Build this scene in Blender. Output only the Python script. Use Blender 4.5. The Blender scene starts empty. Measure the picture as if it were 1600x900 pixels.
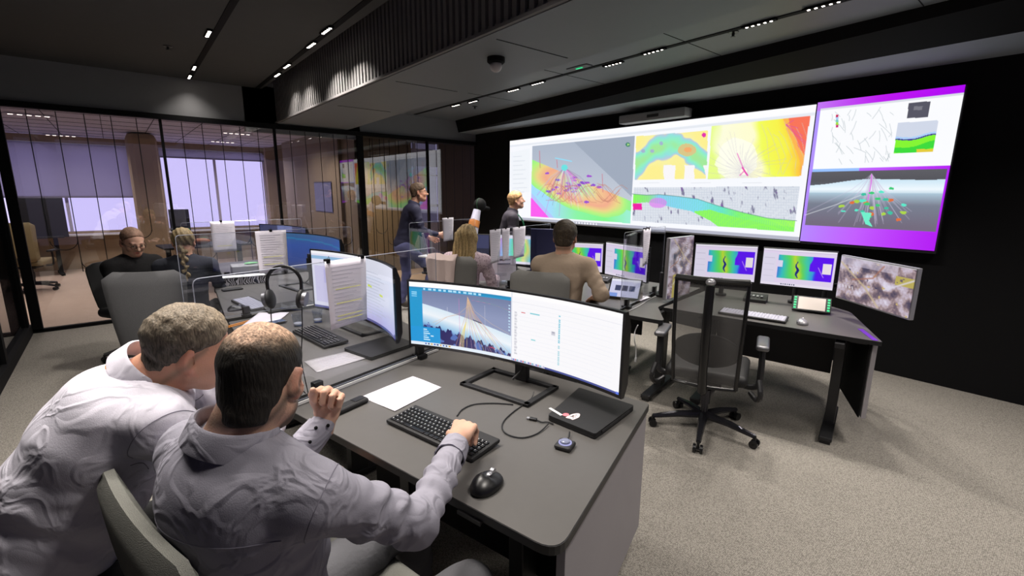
import bpy, bmesh, math, random
import numpy as np
from mathutils import Vector, Matrix
random.seed(7)
PI = math.pi
sc = bpy.context.scene
COL = sc.collection

# ------------------------------------------------------------------ camera
FPX, CAMH = 735.0, 1.62
def _n(v): return v/np.linalg.norm(v)
_down = _n(np.array([-30., 3600., FPX]))
_v1 = _n(np.array([175-800., 301-450., FPX])); _v1 = _n(_v1-_down*_v1.dot(_down))
_X = np.cross(_v1, -_down)
RW = np.stack([_X, _v1, -_down])          # rows: world axes seen in the camera frame (x right, y down, z forward)
CAM = np.array([0, 0, CAMH])
cd = bpy.data.cameras.new('camera'); cam = bpy.data.objects.new('camera', cd); COL.objects.link(cam)
m = Matrix(((RW[0][0], -RW[0][1], -RW[0][2], 0), (RW[1][0], -RW[1][1], -RW[1][2], 0), (RW[2][0], -RW[2][1], -RW[2][2], CAMH), (0, 0, 0, 1)))
cam.matrix_world = m
cd.sensor_width = 36; cd.lens = FPX/1600*36; cd.clip_start = .03
sc.camera = cam
def _ray(px, py): return RW @ _n(np.array([px-800., py-450., FPX]))
def at(px, py, z=.74):
    d = _ray(px, py); p = CAM+d*(z-CAMH)/d[2]; return Vector(p)
def atx(px, py, x):
    d = _ray(px, py); return Vector(CAM+d*x/d[0])
def aty(px, py, y):
    d = _ray(px, py); return Vector(CAM+d*y/d[1])
def atr(px, py, r):
    d = _ray(px, py); return Vector(CAM+d*r/math.hypot(d[0], d[1]))
def atd(px, py, d):
    return Vector(RW @ np.array([(px-800)*d/FPX, (py-450)*d/FPX, d])+CAM)
def proj(P):
    P = np.asarray(P, float); c = (P-CAM) @ RW
    z = np.where(np.abs(c[..., 2]) < 1e-6, 1e-6, c[..., 2])
    return 800+FPX*c[..., 0]/z, 450+FPX*c[..., 1]/z

# ------------------------------------------------------------------ world, exposure, view
w = bpy.data.worlds.new('world'); sc.world = w; w.use_nodes = True
bg = w.node_tree.nodes['Background']; bg.inputs[0].default_value = (.50, .44, .72, 1); bg.inputs[1].default_value = .17
vs = sc.view_settings; vs.view_transform = 'Standard'; vs.look = 'None'; vs.gamma = 1; vs.exposure = 0; vs.use_curve_mapping = False
try:
    sc.cycles.use_denoising = True; sc.cycles.max_bounces = 8; sc.cycles.transparent_max_bounces = 24
    sc.cycles.sample_clamp_indirect = 3; sc.cycles.caustics_reflective = False; sc.cycles.caustics_refractive = False
except Exception: pass
DOWN = 17.0      # watts of one ceiling downlight cluster
WARM = (1, .93, .86)
def lamp(name, loc, power, size, spread, color=WARM, sy=None):
    L = bpy.data.lights.new(name, 'AREA'); L.energy = power; L.color = color; L.shape = 'RECTANGLE'; L.size = size; L.size_y = sy or size
    L.spread = math.radians(spread)
    o = bpy.data.objects.new(name, L); COL.objects.link(o); o.location = loc
    return o

# ------------------------------------------------------------------ materials
def s2l(c): 
    c = c/255.; return c/12.92 if c <= .04045 else ((c+.055)/1.055)**2.4
def rgb(r, g, b): return (s2l(r), s2l(g), s2l(b), 1)
def mat(name, col, rough=.6, metal=0, bump=0, bscale=60, var=0, vscale=8, spec=.5, stretch=None, coat=0):
    M = bpy.data.materials.new(name); M.use_nodes = True; nt = M.node_tree; b = nt.nodes['Principled BSDF']
    b.inputs['Base Color'].default_value = col; b.inputs['Roughness'].default_value = rough; b.inputs['Metallic'].default_value = metal
    b.inputs['Specular IOR Level'].default_value = spec; b.inputs['Coat Weight'].default_value = coat
    tc = nt.nodes.new('ShaderNodeTexCoord'); src = tc.outputs['Object']
    if stretch:
        mp = nt.nodes.new('ShaderNodeMapping'); mp.inputs['Scale'].default_value = stretch; nt.links.new(src, mp.inputs[0]); src = mp.outputs[0]
    n1 = nt.nodes.new('ShaderNodeTexNoise'); n1.inputs['Scale'].default_value = vscale; n1.inputs['Detail'].default_value = 4; nt.links.new(src, n1.inputs[0])
    if var:
        mx = nt.nodes.new('ShaderNodeMix'); mx.data_type = 'RGBA'
        mx.inputs[6].default_value = tuple(c*(1-var) for c in col[:3])+(1,); mx.inputs[7].default_value = tuple(min(1, c*(1+var)) for c in col[:3])+(1,)
        nt.links.new(n1.outputs[0], mx.inputs[0]); nt.links.new(mx.outputs[2], b.inputs['Base Color'])
    if bump:
        n2 = nt.nodes.new('ShaderNodeTexNoise'); n2.inputs['Scale'].default_value = bscale; n2.inputs['Detail'].default_value = 3; nt.links.new(src, n2.inputs[0])
        bp = nt.nodes.new('ShaderNodeBump'); bp.inputs['Strength'].default_value = bump; bp.inputs['Distance'].default_value = .01
        nt.links.new(n2.outputs[0], bp.inputs['Height']); nt.links.new(bp.outputs[0], b.inputs['Normal'])
    return M
def clothmat(name, col, rough=.8, crease=.6):
    M = mat(name, col, rough, bump=.12, bscale=380, spec=.2); nt = M.node_tree; b = nt.nodes['Principled BSDF']; bp0 = [n for n in nt.nodes if n.type == 'BUMP'][0]; tc = [n for n in nt.nodes if n.type == 'TEX_COORD'][0]
    n = nt.nodes.new('ShaderNodeTexNoise'); n.inputs['Scale'].default_value = 7.5; n.inputs['Detail'].default_value = 2.5; n.inputs['Distortion'].default_value = 1.1; nt.links.new(tc.outputs['Object'], n.inputs[0])
    a = nt.nodes.new('ShaderNodeMath'); a.operation = 'SUBTRACT'; a.inputs[1].default_value = .5; nt.links.new(n.outputs[0], a.inputs[0]); c = nt.nodes.new('ShaderNodeMath'); c.operation = 'ABSOLUTE'; nt.links.new(a.outputs[0], c.inputs[0])
    d = nt.nodes.new('ShaderNodeMapRange'); d.inputs[1].default_value = 0; d.inputs[2].default_value = .09; d.inputs[3].default_value = 1; d.inputs[4].default_value = 0; d.interpolation_type = 'SMOOTHSTEP'; nt.links.new(c.outputs[0], d.inputs[0])
    bp = nt.nodes.new('ShaderNodeBump'); bp.inputs['Strength'].default_value = crease; bp.inputs['Distance'].default_value = .012; nt.links.new(d.outputs[0], bp.inputs['Height']); nt.links.new(bp0.outputs[0], bp.inputs['Normal']); nt.links.new(bp.outputs[0], b.inputs['Normal'])
    return M
def emis(name, col, s=1):
    M = bpy.data.materials.new(name); M.use_nodes = True; nt = M.node_tree; b = nt.nodes['Principled BSDF']
    b.inputs['Base Color'].default_value = (0, 0, 0, 1); b.inputs['Emission Color'].default_value = col; b.inputs['Emission Strength'].default_value = s
    return M
def screen_mat(name, s=1., sample=True):
    M = bpy.data.materials.new(name); M.use_nodes = True; nt = M.node_tree; b = nt.nodes['Principled BSDF']
    b.inputs['Base Color'].default_value = (.012, .012, .014, 1); b.inputs['Roughness'].default_value = .35
    a = nt.nodes.new('ShaderNodeAttribute'); a.attribute_name = 'Col'
    nt.links.new(a.outputs['Color'], b.inputs['Emission Color']); b.inputs['Emission Strength'].default_value = s
    if not sample: M.cycles.emission_sampling = 'NONE'
    return M
def colmat(name, rough=.6, bump=0, bscale=200, spec=.4, sss=0, stretch=None):
    M = mat(name, (1, 1, 1, 1), rough, 0, bump, bscale, spec=spec, stretch=stretch); nt = M.node_tree; b = nt.nodes['Principled BSDF']
    a = nt.nodes.new('ShaderNodeAttribute'); a.attribute_name = 'Col'; nt.links.new(a.outputs['Color'], b.inputs['Base Color'])
    if sss: b.inputs['Subsurface Weight'].default_value = sss; b.inputs['Subsurface Scale'].default_value = .01
    return M
def glass(name, tint=(1, 1, 1, 1), ior=1.5, edge=False, rough=0.0, boost=1.0):
    M = bpy.data.materials.new(name); M.use_nodes = True; nt = M.node_tree; nt.nodes.remove(nt.nodes['Principled BSDF'])
    out = nt.nodes['Material Output']; t = nt.nodes.new('ShaderNodeBsdfTransparent'); t.inputs[0].default_value = tint
    g = nt.nodes.new('ShaderNodeBsdfGlossy'); g.inputs['Roughness'].default_value = rough; g.inputs[0].default_value = (1, 1, 1, 1)
    f = nt.nodes.new('ShaderNodeLayerWeight'); f.inputs[0].default_value = .5
    pw = nt.nodes.new('ShaderNodeMath'); pw.operation = 'POWER'; pw.inputs[1].default_value = 4; nt.links.new(f.outputs['Facing'], pw.inputs[0])
    f0 = ((ior-1)/(ior+1))**2*boost; mu = nt.nodes.new('ShaderNodeMath'); mu.operation = 'MULTIPLY_ADD'; mu.inputs[1].default_value = 1-f0; mu.inputs[2].default_value = f0; mu.use_clamp = True
    mx = nt.nodes.new('ShaderNodeMixShader'); nt.links.new(pw.outputs[0], mu.inputs[0]); nt.links.new(mu.outputs[0], mx.inputs[0])
    nt.links.new(t.outputs[0], mx.inputs[1]); nt.links.new(g.outputs[0], mx.inputs[2]); nt.links.new(mx.outputs[0], out.inputs[0])
    return M

K = {}
K['carpet'] = mat('carpet', rgb(150, 146, 139), .95, bump=.5, bscale=140, spec=.1)
_nt = K['carpet'].node_tree; _tc = [n for n in _nt.nodes if n.type == 'TEX_COORD'][0]; _vo = _nt.nodes.new('ShaderNodeTexVoronoi'); _vo.inputs['Scale'].default_value = 150; _vo.inputs['Randomness'].default_value = .55; _nt.links.new(_tc.outputs['Object'], _vo.inputs['Vector'])
_cr = _nt.nodes.new('ShaderNodeValToRGB'); _cr.color_ramp.elements[0].color = rgb(166, 161, 152); _cr.color_ramp.elements[0].position = .15; _cr.color_ramp.elements[1].color = rgb(106, 102, 97); _cr.color_ramp.elements[1].position = .8
_nt.links.new(_vo.outputs['Distance'], _cr.inputs[0]); _nt.links.new(_cr.outputs[0], _nt.nodes['Principled BSDF'].inputs['Base Color'])
K['ceil'] = mat('ceiling_panel', rgb(84, 84, 84), .85, var=.05, spec=.2)
K['ceil2'] = mat('ceiling_panel_gloss', rgb(116, 120, 124), .5, var=.04, spec=.35)
K['bulk'] = mat('beam_screenlight_tint', rgb(142, 150, 158), .7, var=.04)  # blue tint paints the video wall's light onto the ceiling beam
K['bulkn'] = mat('bulkhead_neutral', rgb(130, 130, 132), .7, var=.04)
K['black'] = mat('black_paint', rgb(10, 10, 12), .8, var=.1, spec=.2)
K['blackgloss'] = mat('black_plastic', rgb(16, 16, 18), .35, var=.1)
K['blackmatte'] = mat('black_matte_plastic', rgb(20, 20, 22), .6, bump=.1, bscale=300)
K['darkmetal'] = mat('dark_powder_metal', rgb(42, 42, 44), .45, metal=.3, bump=.05, bscale=400)
K['greymetal'] = mat('grey_metal', rgb(120, 120, 124), .35, metal=.8)
K['silver'] = mat('silver_plastic', rgb(175, 175, 180), .3, metal=.6)
K['chrome'] = mat('chrome', rgb(215, 215, 220), .12, metal=1)
K['desktop'] = mat('desk_linoleum', rgb(84, 82, 80), .42, bump=.03, bscale=500, var=.05, vscale=30, spec=.45)
K['deskedge'] = mat('desk_edge_black', rgb(24, 24, 26), .5)
K['panel'] = mat('desk_side_panel', rgb(150, 146, 150), .6, var=.04, bump=.05, bscale=300)
K['paneldark'] = mat('desk_modesty_panel', rgb(52, 52, 54), .7, var=.05)
K['fabric'] = mat('grey_chair_fabric', rgb(92, 92, 94), .95, bump=.5, bscale=500, var=.12, vscale=200, spec=.1)
K['fabricL'] = mat('light_grey_felt_fabric', rgb(128, 128, 122), .95, bump=.6, bscale=600, var=.15, vscale=250, spec=.1)
K['fabricM'] = mat('mid_grey_fabric', rgb(120, 119, 116), .95, bump=.5, bscale=500, var=.12, vscale=200, spec=.1)
K['tan'] = mat('tan_chair_fabric', rgb(140, 125, 90), .9, bump=.4, bscale=400, var=.1)
K['paper'] = mat('paper', rgb(225, 220, 232), .9, var=.02)
K['ink'] = mat('printed_ink', rgb(180, 178, 192), .9); K['hl'] = mat('highlighter', rgb(222, 222, 140), .9); K['papergrey'] = mat('sleeve_grey', rgb(150, 147, 150), .4)
K['white'] = mat('white_plastic', rgb(225, 225, 225), .4)
K['whitek'] = mat('key_legend', rgb(190, 190, 190), .5)
K['cable'] = mat('cable_rubber', rgb(22, 22, 24), .5)
K['cablew'] = mat('cable_white', rgb(170, 170, 172), .5)
K['wood'] = mat('brown_wood_wall', rgb(126, 112, 92), .6, bump=.05, bscale=20, var=.15, vscale=3, stretch=(6, 6, .4))
K['tanwall'] = mat('tan_wall', rgb(160, 140, 114), .8, var=.05)
K['farfloor'] = mat('far_carpet', rgb(190, 168, 148), .9, bump=.3, bscale=150, var=.1)
K['farwall'] = mat('far_wall', rgb(192, 188, 208), .8, var=.04)
K['blind'] = mat('roller_blind', rgb(190, 186, 205), .8, var=.03)
_nt = K['blind'].node_tree; _tr = _nt.nodes.new('ShaderNodeBsdfTranslucent'); _tr.inputs[0].default_value = rgb(150, 146, 160); _mx = _nt.nodes.new('ShaderNodeMixShader'); _mx.inputs[0].default_value = .6
_nt.links.new(_nt.nodes['Principled BSDF'].outputs[0], _mx.inputs[1]); _nt.links.new(_tr.outputs[0], _mx.inputs[2]); _nt.links.new(_mx.outputs[0], _nt.nodes['Material Output'].inputs[0])
K['glasswall'] = glass('partition_glass', (.92, .92, .94, 1), 1.5, boost=2.6)
K['acryl'] = glass('clear_acrylic', (.94, .95, .97, 1), 1.45, boost=1.0)
K['acryledge'] = mat('acrylic_edge', rgb(150, 154, 168), .2, spec=.8)
K['glass'] = glass('drinking_glass', (.88, .9, .93, 1), 1.5, boost=1.8)
K['purple'] = emis('purple_window_glow', rgb(200, 190, 240), 1.5)
K['led'] = emis('led_white', (1, .9, .8, 1), 14)
K['ledfar'] = emis('led_far', (1, .85, .75, 1), 3)
K['greenled'] = emis('green_led', rgb(40, 220, 140), 1.2)

# ------------------------------------------------------------------ mesh building
class MB:
    def __init__(s): s.bm = bmesh.new(); s.M = Matrix.Identity(4)
    def box(s, c, d, r=(0, 0, 0), bev=0, seg=2):
        b2 = bmesh.new(); bmesh.ops.create_cube(b2, size=1)
        bmesh.ops.scale(b2, vec=d, verts=b2.verts)
        if bev: bmesh.ops.bevel(b2, geom=b2.edges[:], offset=min(bev, min(d)*.49), segments=seg, profile=.5, affect='EDGES')
        T = Matrix.Translation(c) @ _euler(r).to_4x4()
        s._join(b2, T); return s
    def _join(s, b2, T):
        bmesh.ops.transform(b2, matrix=s.M @ T, verts=b2.verts)
        me = bpy.data.meshes.new('t'); b2.to_mesh(me); s.bm.from_mesh(me); bpy.data.meshes.remove(me); b2.free()
    def cyl(s, a, b, r, r2=None, n=16, cap=True):
        a = Vector(a); b = Vector(b); d = b-a; b2 = bmesh.new()
        bmesh.ops.create_cone(b2, cap_ends=cap, segments=n, radius1=r, radius2=r if r2 is None else r2, depth=d.length)
        q = d.to_track_quat('Z', 'Y'); T = Matrix.Translation((a+b)/2) @ q.to_matrix().to_4x4()
        s._join(b2, T); return s
    def sph(s, c, d, r=(0, 0, 0), n=16):
        b2 = bmesh.new(); bmesh.ops.create_uvsphere(b2, u_segments=n, v_segments=max(6, n//2), radius=.5)
        bmesh.ops.scale(b2, vec=d if hasattr(d, '__len__') else (d, d, d), verts=b2.verts)
        s._join(b2, Matrix.Translation(c) @ _euler(r).to_4x4()); return s
    def tube(s, pts, r, n=8, smooth=0):
        pts = [Vector(p) for p in pts]
        if smooth: pts = catmull(pts, smooth)
        rings = []; up = Vector((0, 0, 1))
        for i, p in enumerate(pts):
            t = (pts[min(i+1, len(pts)-1)]-pts[max(i-1, 0)]).normalized()
            if abs(t.dot(up)) > .95: a = t.cross(Vector((1, 0, 0))).normalized()
            else: a = t.cross(up).normalized()
            if rings and a.dot(la) < 0: a = -a
            la = a; b = t.cross(a)
            rr = r[i] if hasattr(r, '__len__') else r
            rings.append([s.bm.verts.new(s.M @ (p+(a*math.cos(k*2*PI/n)+b*math.sin(k*2*PI/n))*rr)) for k in range(n)])
        for A, B in zip(rings, rings[1:]):
            for k in range(n): s.bm.faces.new((A[k], A[(k+1) % n], B[(k+1) % n], B[k]))
        s.bm.faces.new(rings[0][::-1]); s.bm.faces.new(rings[-1]); return s
    def prism(s, pts, z0, z1, T=None):
        T = T or Matrix.Identity(4)
        lo = [s.bm.verts.new(s.M @ (T @ Vector((p[0], p[1], z0)))) for p in pts]; hi = [s.bm.verts.new(s.M @ (T @ Vector((p[0], p[1], z1)))) for p in pts]
        n = len(pts); s.bm.faces.new(lo[::-1]); s.bm.faces.new(hi)
        for k in range(n): s.bm.faces.new((lo[k], lo[(k+1) % n], hi[(k+1) % n], hi[k]))
        return s
    def quad(s, *p): s.bm.faces.new([s.bm.verts.new(s.M @ Vector(q)) for q in p]); return s
    def lathe(s, prof, c=(0, 0, 0), n=24):
        rings = [[s.bm.verts.new(s.M @ (Vector(c)+Vector((r*math.cos(k*2*PI/n), r*math.sin(k*2*PI/n), z)))) for k in range(n)] for r, z in prof]
        for A, B in zip(rings, rings[1:]):
            for k in range(n): s.bm.faces.new((A[k], A[(k+1) % n], B[(k+1) % n], B[k]))
        return s
    def build(s, name, m, parent=None, smooth=False, ang=35):
        bmesh.ops.recalc_face_normals(s.bm, faces=s.bm.faces)
        me = bpy.data.meshes.new(name); s.bm.to_mesh(me); s.bm.free()
        for x in (m if isinstance(m, (list, tuple)) else [m]): me.materials.append(x)
        if smooth:
            me.polygons.foreach_set('use_smooth', [True]*len(me.polygons))
            try: me.set_sharp_from_angle(angle=math.radians(ang))
            except Exception: pass
        o = bpy.data.objects.new(name, me); COL.objects.link(o)
        if parent: o.parent = parent
        return o
def _euler(r):
    from mathutils import Euler
    return Euler(r).to_matrix()
def catmull(P, k):
    out = []
    for i in range(len(P)-1):
        a, b, c, d = P[max(i-1, 0)], P[i], P[i+1], P[min(i+2, len(P)-1)]
        for j in range(k):
            t = j/k; out.append(.5*((2*b)+(c-a)*t+(2*a-5*b+4*c-d)*t*t+(3*b-a-3*c+d)*t**3))
    out.append(P[-1]); return out
def thing(name, label, cat, loc=(0, 0, 0), rz=0, group=None):
    o = bpy.data.objects.new(name, None); COL.objects.link(o); o.location = loc; o.rotation_euler = (0, 0, rz); o.empty_display_size = .05
    return tag(o, label, cat, group)
def tag(o, label=None, cat=None, group=None, kind=None):
    if label: o['label'] = label
    if cat: o['category'] = cat
    if group: o['group'] = group
    if kind: o['kind'] = kind
    return o
def struct(name, mb, m, parent=None):
    o = mb.build(name, m, parent)
    if not parent: o['kind'] = 'structure'
    return o
def dup(root, loc=None, rz=None, label=None, group=None):
    def cp(o, par):
        c = o.copy(); COL.objects.link(c); c.parent = par
        if par: c.matrix_parent_inverse = o.matrix_parent_inverse
        for ch in list(o.children): cp(ch, c)
        return c
    r = cp(root, None)
    if loc is not None: r.location = loc
    if rz is not None: r.rotation_euler = (0, 0, rz)
    if label: r['label'] = label
    if group: r['group'] = group
    return r
def grid_screen(name, surf, nu, nv, paint, m, parent=None):
    """a finely divided screen face; surf(u,v) gives its points, paint(px,py,u,v) its picture"""
    u, v = np.meshgrid(np.linspace(0, 1, nu+1), np.linspace(0, 1, nv+1)); P = surf(u, v)
    px, py = proj(P); img = np.clip(paint(px, py, u, v), 0, 255)/255.
    lin = np.where(img <= .04045, img/12.92, ((img+.055)/1.055)**2.4)
    me = bpy.data.meshes.new(name); nV = (nu+1)*(nv+1)
    idx = np.arange(nV).reshape(nv+1, nu+1)
    F = np.stack([idx[:-1, :-1], idx[1:, :-1], idx[1:, 1:], idx[:-1, 1:]], -1).reshape(-1, 4)
    co = P.reshape(-1, 3)
    if parent is not None:
        Mi = np.array(parent.matrix_basis.inverted()); co = co @ Mi[:3, :3].T+Mi[:3, 3]
    raw_mesh(me, co, F)
    ca = me.color_attributes.new('Col', 'FLOAT_COLOR', 'POINT')
    ca.data.foreach_set('color', np.concatenate([lin.reshape(-1, 3), np.ones((nV, 1))], 1).astype(np.float32).ravel())
    me.materials.append(m); o = bpy.data.objects.new(name, me); COL.objects.link(o)
    if parent: o.parent = parent
    return o
def raw_mesh(me, V, F):
    F = np.asarray(F); k = F.shape[1]
    me.vertices.add(len(V)); me.vertices.foreach_set('co', np.asarray(V, np.float32).ravel())
    me.loops.add(F.size); me.loops.foreach_set('vertex_index', F.astype(np.int32).ravel())
    me.polygons.add(len(F)); me.polygons.foreach_set('loop_start', (np.arange(len(F))*k).astype(np.int32))
    try: me.polygons.foreach_set('loop_total', np.full(len(F), k, np.int32))
    except Exception: pass
    me.update(calc_edges=True)

# painting helpers, all on arrays
def pin(X, Y, pts):
    ins = np.zeros(X.shape, bool); n = len(pts)
    for i in range(n):
        x0, y0 = pts[i]; x1, y1 = pts[(i+1) % n]
        if y0 == y1: continue
        c = ((y0 > Y) != (y1 > Y)) & (X < (x1-x0)*(Y-y0)/(y1-y0)+x0); ins ^= c
    return ins
def fill(img, mask, col, a=1.): img[mask] = img[mask]*(1-a)+np.array(col, float)*a
def pline(img, X, Y, pts, w, col, a=1.):
    d = np.full(X.shape, 1e9)
    for (x0, y0), (x1, y1) in zip(pts, pts[1:]):
        L = (x1-x0)**2+(y1-y0)**2+1e-9; t = np.clip(((X-x0)*(x1-x0)+(Y-y0)*(y1-y0))/L, 0, 1)
        d = np.minimum(d, np.hypot(X-x0-t*(x1-x0), Y-y0-t*(y1-y0)))
    k = np.clip(w/2+.5-d, 0, 1)[..., None]*a; img[:] = img*(1-k)+np.array(col, float)*k
def nz(X, Y, s, seed=0, oct=3):
    r = np.random.RandomState(seed); o = np.zeros(X.shape); amp = 1
    for k in range(oct):
        for j in range(4):
            a = r.rand()*6.283; f = s*(2**k)*(.7+.6*r.rand()); o += amp*np.sin(f*(X*math.cos(a)+Y*math.sin(a))+r.rand()*6.28+1.3*np.sin(f*.6*(Y*math.cos(a)-X*math.sin(a))+r.rand()*6))
        amp *= .55
    return o/4
def ramp(t, stops):
    t = np.clip(t, 0, 1); xs = [s[0] for s in stops]
    return np.stack([np.interp(t, xs, [s[1][k] for s in stops]) for k in range(3)], -1)
# ================================================================== THE SETTING
XW, YG = 5.32, 7.44
fl = MB(); fl.quad((-6, -4, 0), (7, -4, 0), (7, YG, 0), (-6, YG, 0)); struct('floor', fl, K['carpet'])
fl = MB(); fl.quad((-6, YG, -.002), (7, YG, -.002), (7, 13, -.002), (-6, 13, -.002)); struct('floor_far_room', fl, K['farfloor'])
wb = MB(); wb.box((XW+.06, 1.7, 1.5), (.12, 11.6, 3.2)); struct('wall_screen', wb, K['black'])
# ceilings
def poly(name, pts, m, th=.02, z=None):
    b = MB(); vs_ = [Vector(p) for p in pts]
    lo = [b.bm.verts.new(p) for p in vs_]; hi = [b.bm.verts.new(p+Vector((0, 0, th))) for p in vs_]
    n = len(lo); b.bm.faces.new(lo[::-1]); b.bm.faces.new(hi)
    for k in range(n): b.bm.faces.new((lo[k], lo[(k+1) % n], hi[(k+1) % n], hi[k]))
    return struct(name, b, m)
poly('ceiling', [(-6, -4, 2.97), (1.72, -4, 2.97), (1.70, 3, 2.97), (1.74, YG, 2.97), (-6, YG, 2.97)], K['ceil'])
poly('ceiling_recess', [(1.6, -4, 3.5), (2.1, -4, 3.5), (2.1, YG, 3.5), (1.6, YG, 3.5)], K['black'])
b = MB(); b.box((1.71, 1.7, 3.25), (.02, 11.4, .5)); struct('trim_recess', b, K['black'])
SX = lambda y: 1.80+.013*y                   # line of the slatted fascia
EX = lambda y: 2.48+.055*y                   # soffit edge
poly('ceiling_soffit', [(SX(-4), -4, 2.53), (EX(-4), -4, 2.53), (EX(YG), YG, 2.53), (SX(YG), YG, 2.53)], K['ceil2'], .05)
b = MB(); b.quad((EX(-4), -4, 2.55), (EX(YG), YG, 2.55), (EX(YG), YG, 2.9), (EX(-4), -4, 2.9)); struct('trim_soffit_step', b, K['ceil2'])
b = MB(); y = -1.0
b.box((SX(3)+.035, 3, 3.0), (.01, 11.4, .93), (0, 0, -.013)); struct('wall_fascia', b, K['black'])
b = MB()
while y < YG-.05:
    b.box((SX(y), y, 2.98), (.035, .038, .88)); y += .072
b.box((SX(3.2), 3.2, 2.545), (.05, 8.5, .02), (0, 0, -.013))
struct('trim_slats', b, mat('fascia_slats', rgb(118, 116, 116), .7, var=.1))
B1 = lambda y: 4.25+.083*y; B2 = lambda y: 4.62+.042*y
poly('ceiling_front', [(EX(-4), -4, 2.86), (B1(-4), -4, 2.86), (B1(YG), YG, 2.86), (EX(YG), YG, 2.86)], K['ceil2'])
b = MB()
for z0, z1 in ((2.66, 2.88),):
    P = [(B1(-4), -4), (B1(YG), YG)]; Q = [(B2(-4), -4), (B2(YG), YG)]
    b.quad((P[0][0], -4, 2.87), (P[1][0], YG, 2.87), (Q[1][0], YG, 2.66), (Q[0][0], -4, 2.66))
struct('trim_beam_face', b, K['black'])
poly('ceiling_beam', [(B2(-4), -4, 2.66), (XW, -4, 2.66), (XW, YG, 2.66), (B2(YG), YG, 2.66)], K['bulk'])
b = MB()   # thin joints between ceiling boards
for y0 in (.9, 2.35, 3.8, 5.3):
    b.box(((EX(y0)+B1(y0))/2, y0, 2.859), (B1(y0)-EX(y0)-.02, .006, .003)); b.box(((SX(y0)+EX(y0))/2, y0+.1, 2.529), (.62, .005, .003))
struct('trim_ceiling_joints', b, K['black'])
# bulkhead over the glass wall
b = MB(); b.box((-.5, YG+.06, 2.76), (4.8, .1, .5)); b.box((4.1, YG+.06, 2.76), (2.6, .1, .5)); b.box((2.3, YG+.06, 2.8), (1.6, .1, .8)); struct('wall_bulkhead', b, K['bulkn'])
b = MB(); b.box((2.2, YG, 2.49), (6.4, .1, .06)); b.box((2.2, YG, .02), (6.3, .06, .04)); struct('trim_header', b, K['black'])
# glass wall: bays between posts
posts = [-.84, .56, 1.85, 3.08, 4.28, 5.36]
def bay(i, x0, x1):
    b = MB(); b.box(((x0+x1)/2, YG, 1.25), (x1-x0-.02, .012, 2.42)); o = struct('window_%d' % (i+1), b, K['glasswall'])
    b = MB(); n = 6; W = (x1-x0); sp = W/n; yy = YG-.012; rs = random.Random(i*5+3)
    hs = [rs.choice([0.05, 0.45, .7, .95, 1.1]) for _ in range(n+1)]
    for k in range(1, n):
        x = x0+sp*k; lo = hs[k]; b.tube([(x, yy, 2.45), (x, yy, lo if k % 2 else lo*.6)], .0045, 5)
    for k in range(1, n-1):                       # looping ends
        x = x0+sp*k; zc = .75+.45*rs.random()
        b.tube([(x+sp*(.5-.5*math.cos(PI*t/10)), yy, zc-.11*math.sin(PI*t/10)) for t in range(11)], .0045, 5)
    b.build('line_pattern', K['blackgloss'], o)
for i, (a, c) in enumerate(zip(posts, posts[1:])): bay(i, a, c)
for i, x in enumerate(posts):
    b = MB(); wd = .09 if i in (0, 3) else .028
    b.box((x, YG, 1.25), (wd, .06, 2.46)); struct('trim_post_%d' % i, b, K['black'])
# the return of the glass wall on the left
XL = -.93
b = MB(); b.box((XL, 3.3, 1.25), (.012, 8.2, 2.42)); struct('window_8', b, glass('side_glass', (.3, .3, .33, 1), 1.5, boost=1.2))
b = MB(); b.box((XL, 3.3, 2.5), (.1, 8.3, .08)); b.box((XL, 3.3, .05), (.1, 8.3, .1))
for y in (7.35, 5.9, 3.4): b.box((XL, y, 1.25), (.07, .09, 2.46))
struct('trim_left_frame', b, K['black'])
b = MB(); b.box((XL, 3.3, 2.76), (.1, 8.2, .45)); struct('wall_bulkhead_left', b, K['black'])
# ---- the rooms behind the glass
YF = 13.0
b = MB()
b.box((1.2, YF+.1, .38), (8, .2, .76)); b.box((1.2, YF+.1, 2.75), (8, .2, .5)); b.box((.62, YF, 1.6), (.5, .3, 2.9)); b.box((4.6, YF, 1.6), (3.3, .3, 2.9)); b.box((-2.3, YF, 1.6), (1.0, .3, 2.9))
struct('wall_far', b, K['tanwall'])
poly('ceiling_far_room', [(-4, YG+.1, 2.62), (3.05, YG+.1, 2.62), (3.05, 13, 2.62), (-4, 13, 2.62)], K['farwall'])
b = MB()
for x in np.arange(-3.6, 3, .6): b.box((x, 10.2, 2.617), (.01, 5.5, .004))
for y in np.arange(7.8, 13, .6): b.box((-.4, y, 2.616), (7, .01, .004))
struct('trim_far_ceiling_grid', b, K['paneldark'])
def farwin(i, x0, x1, z0, z1, blind):
    b = MB(); b.quad((x0, YF+.12, z0), (x1, YF+.12, z0), (x1, YF+.12, z1), (x0, YF+.12, z1)); o = struct('window_%d' % i, b, K['purple'])
    b = MB(); t = .05; n = max(1, round((x1-x0)/1.1))
    for k in range(n+1): b.box((x0+(x1-x0)*k/n, YF+.06, (z0+z1)/2), (t, .06, z1-z0))
    b.box(((x0+x1)/2, YF+.06, z0), (x1-x0, .06, .05)); b.box(((x0+x1)/2, YF+.06, z1), (x1-x0, .06, .05)); b.build('window_frame', K['farwall'], o)
    b = MB(); b.quad((x0, YF-.08, blind), (x1, YF-.08, blind), (x1, YF-.08, z1), (x0, YF-.08, z1)); b.box(((x0+x1)/2, YF-.08, blind), (x1-x0, .03, .03)); b.build('roller_blind', K['blind'], o)
    b = MB(); b.box(((x0+x1)/2, YF-.1, z0-.04), (x1-x0+.1, .3, .03)); b.build('window_sill', K['white'], o)
farwin(9, -1.8, .37, .74, 2.45, 1.45)
farwin(10, .87, 2.93, .74, 2.45, 2.3)
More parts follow.
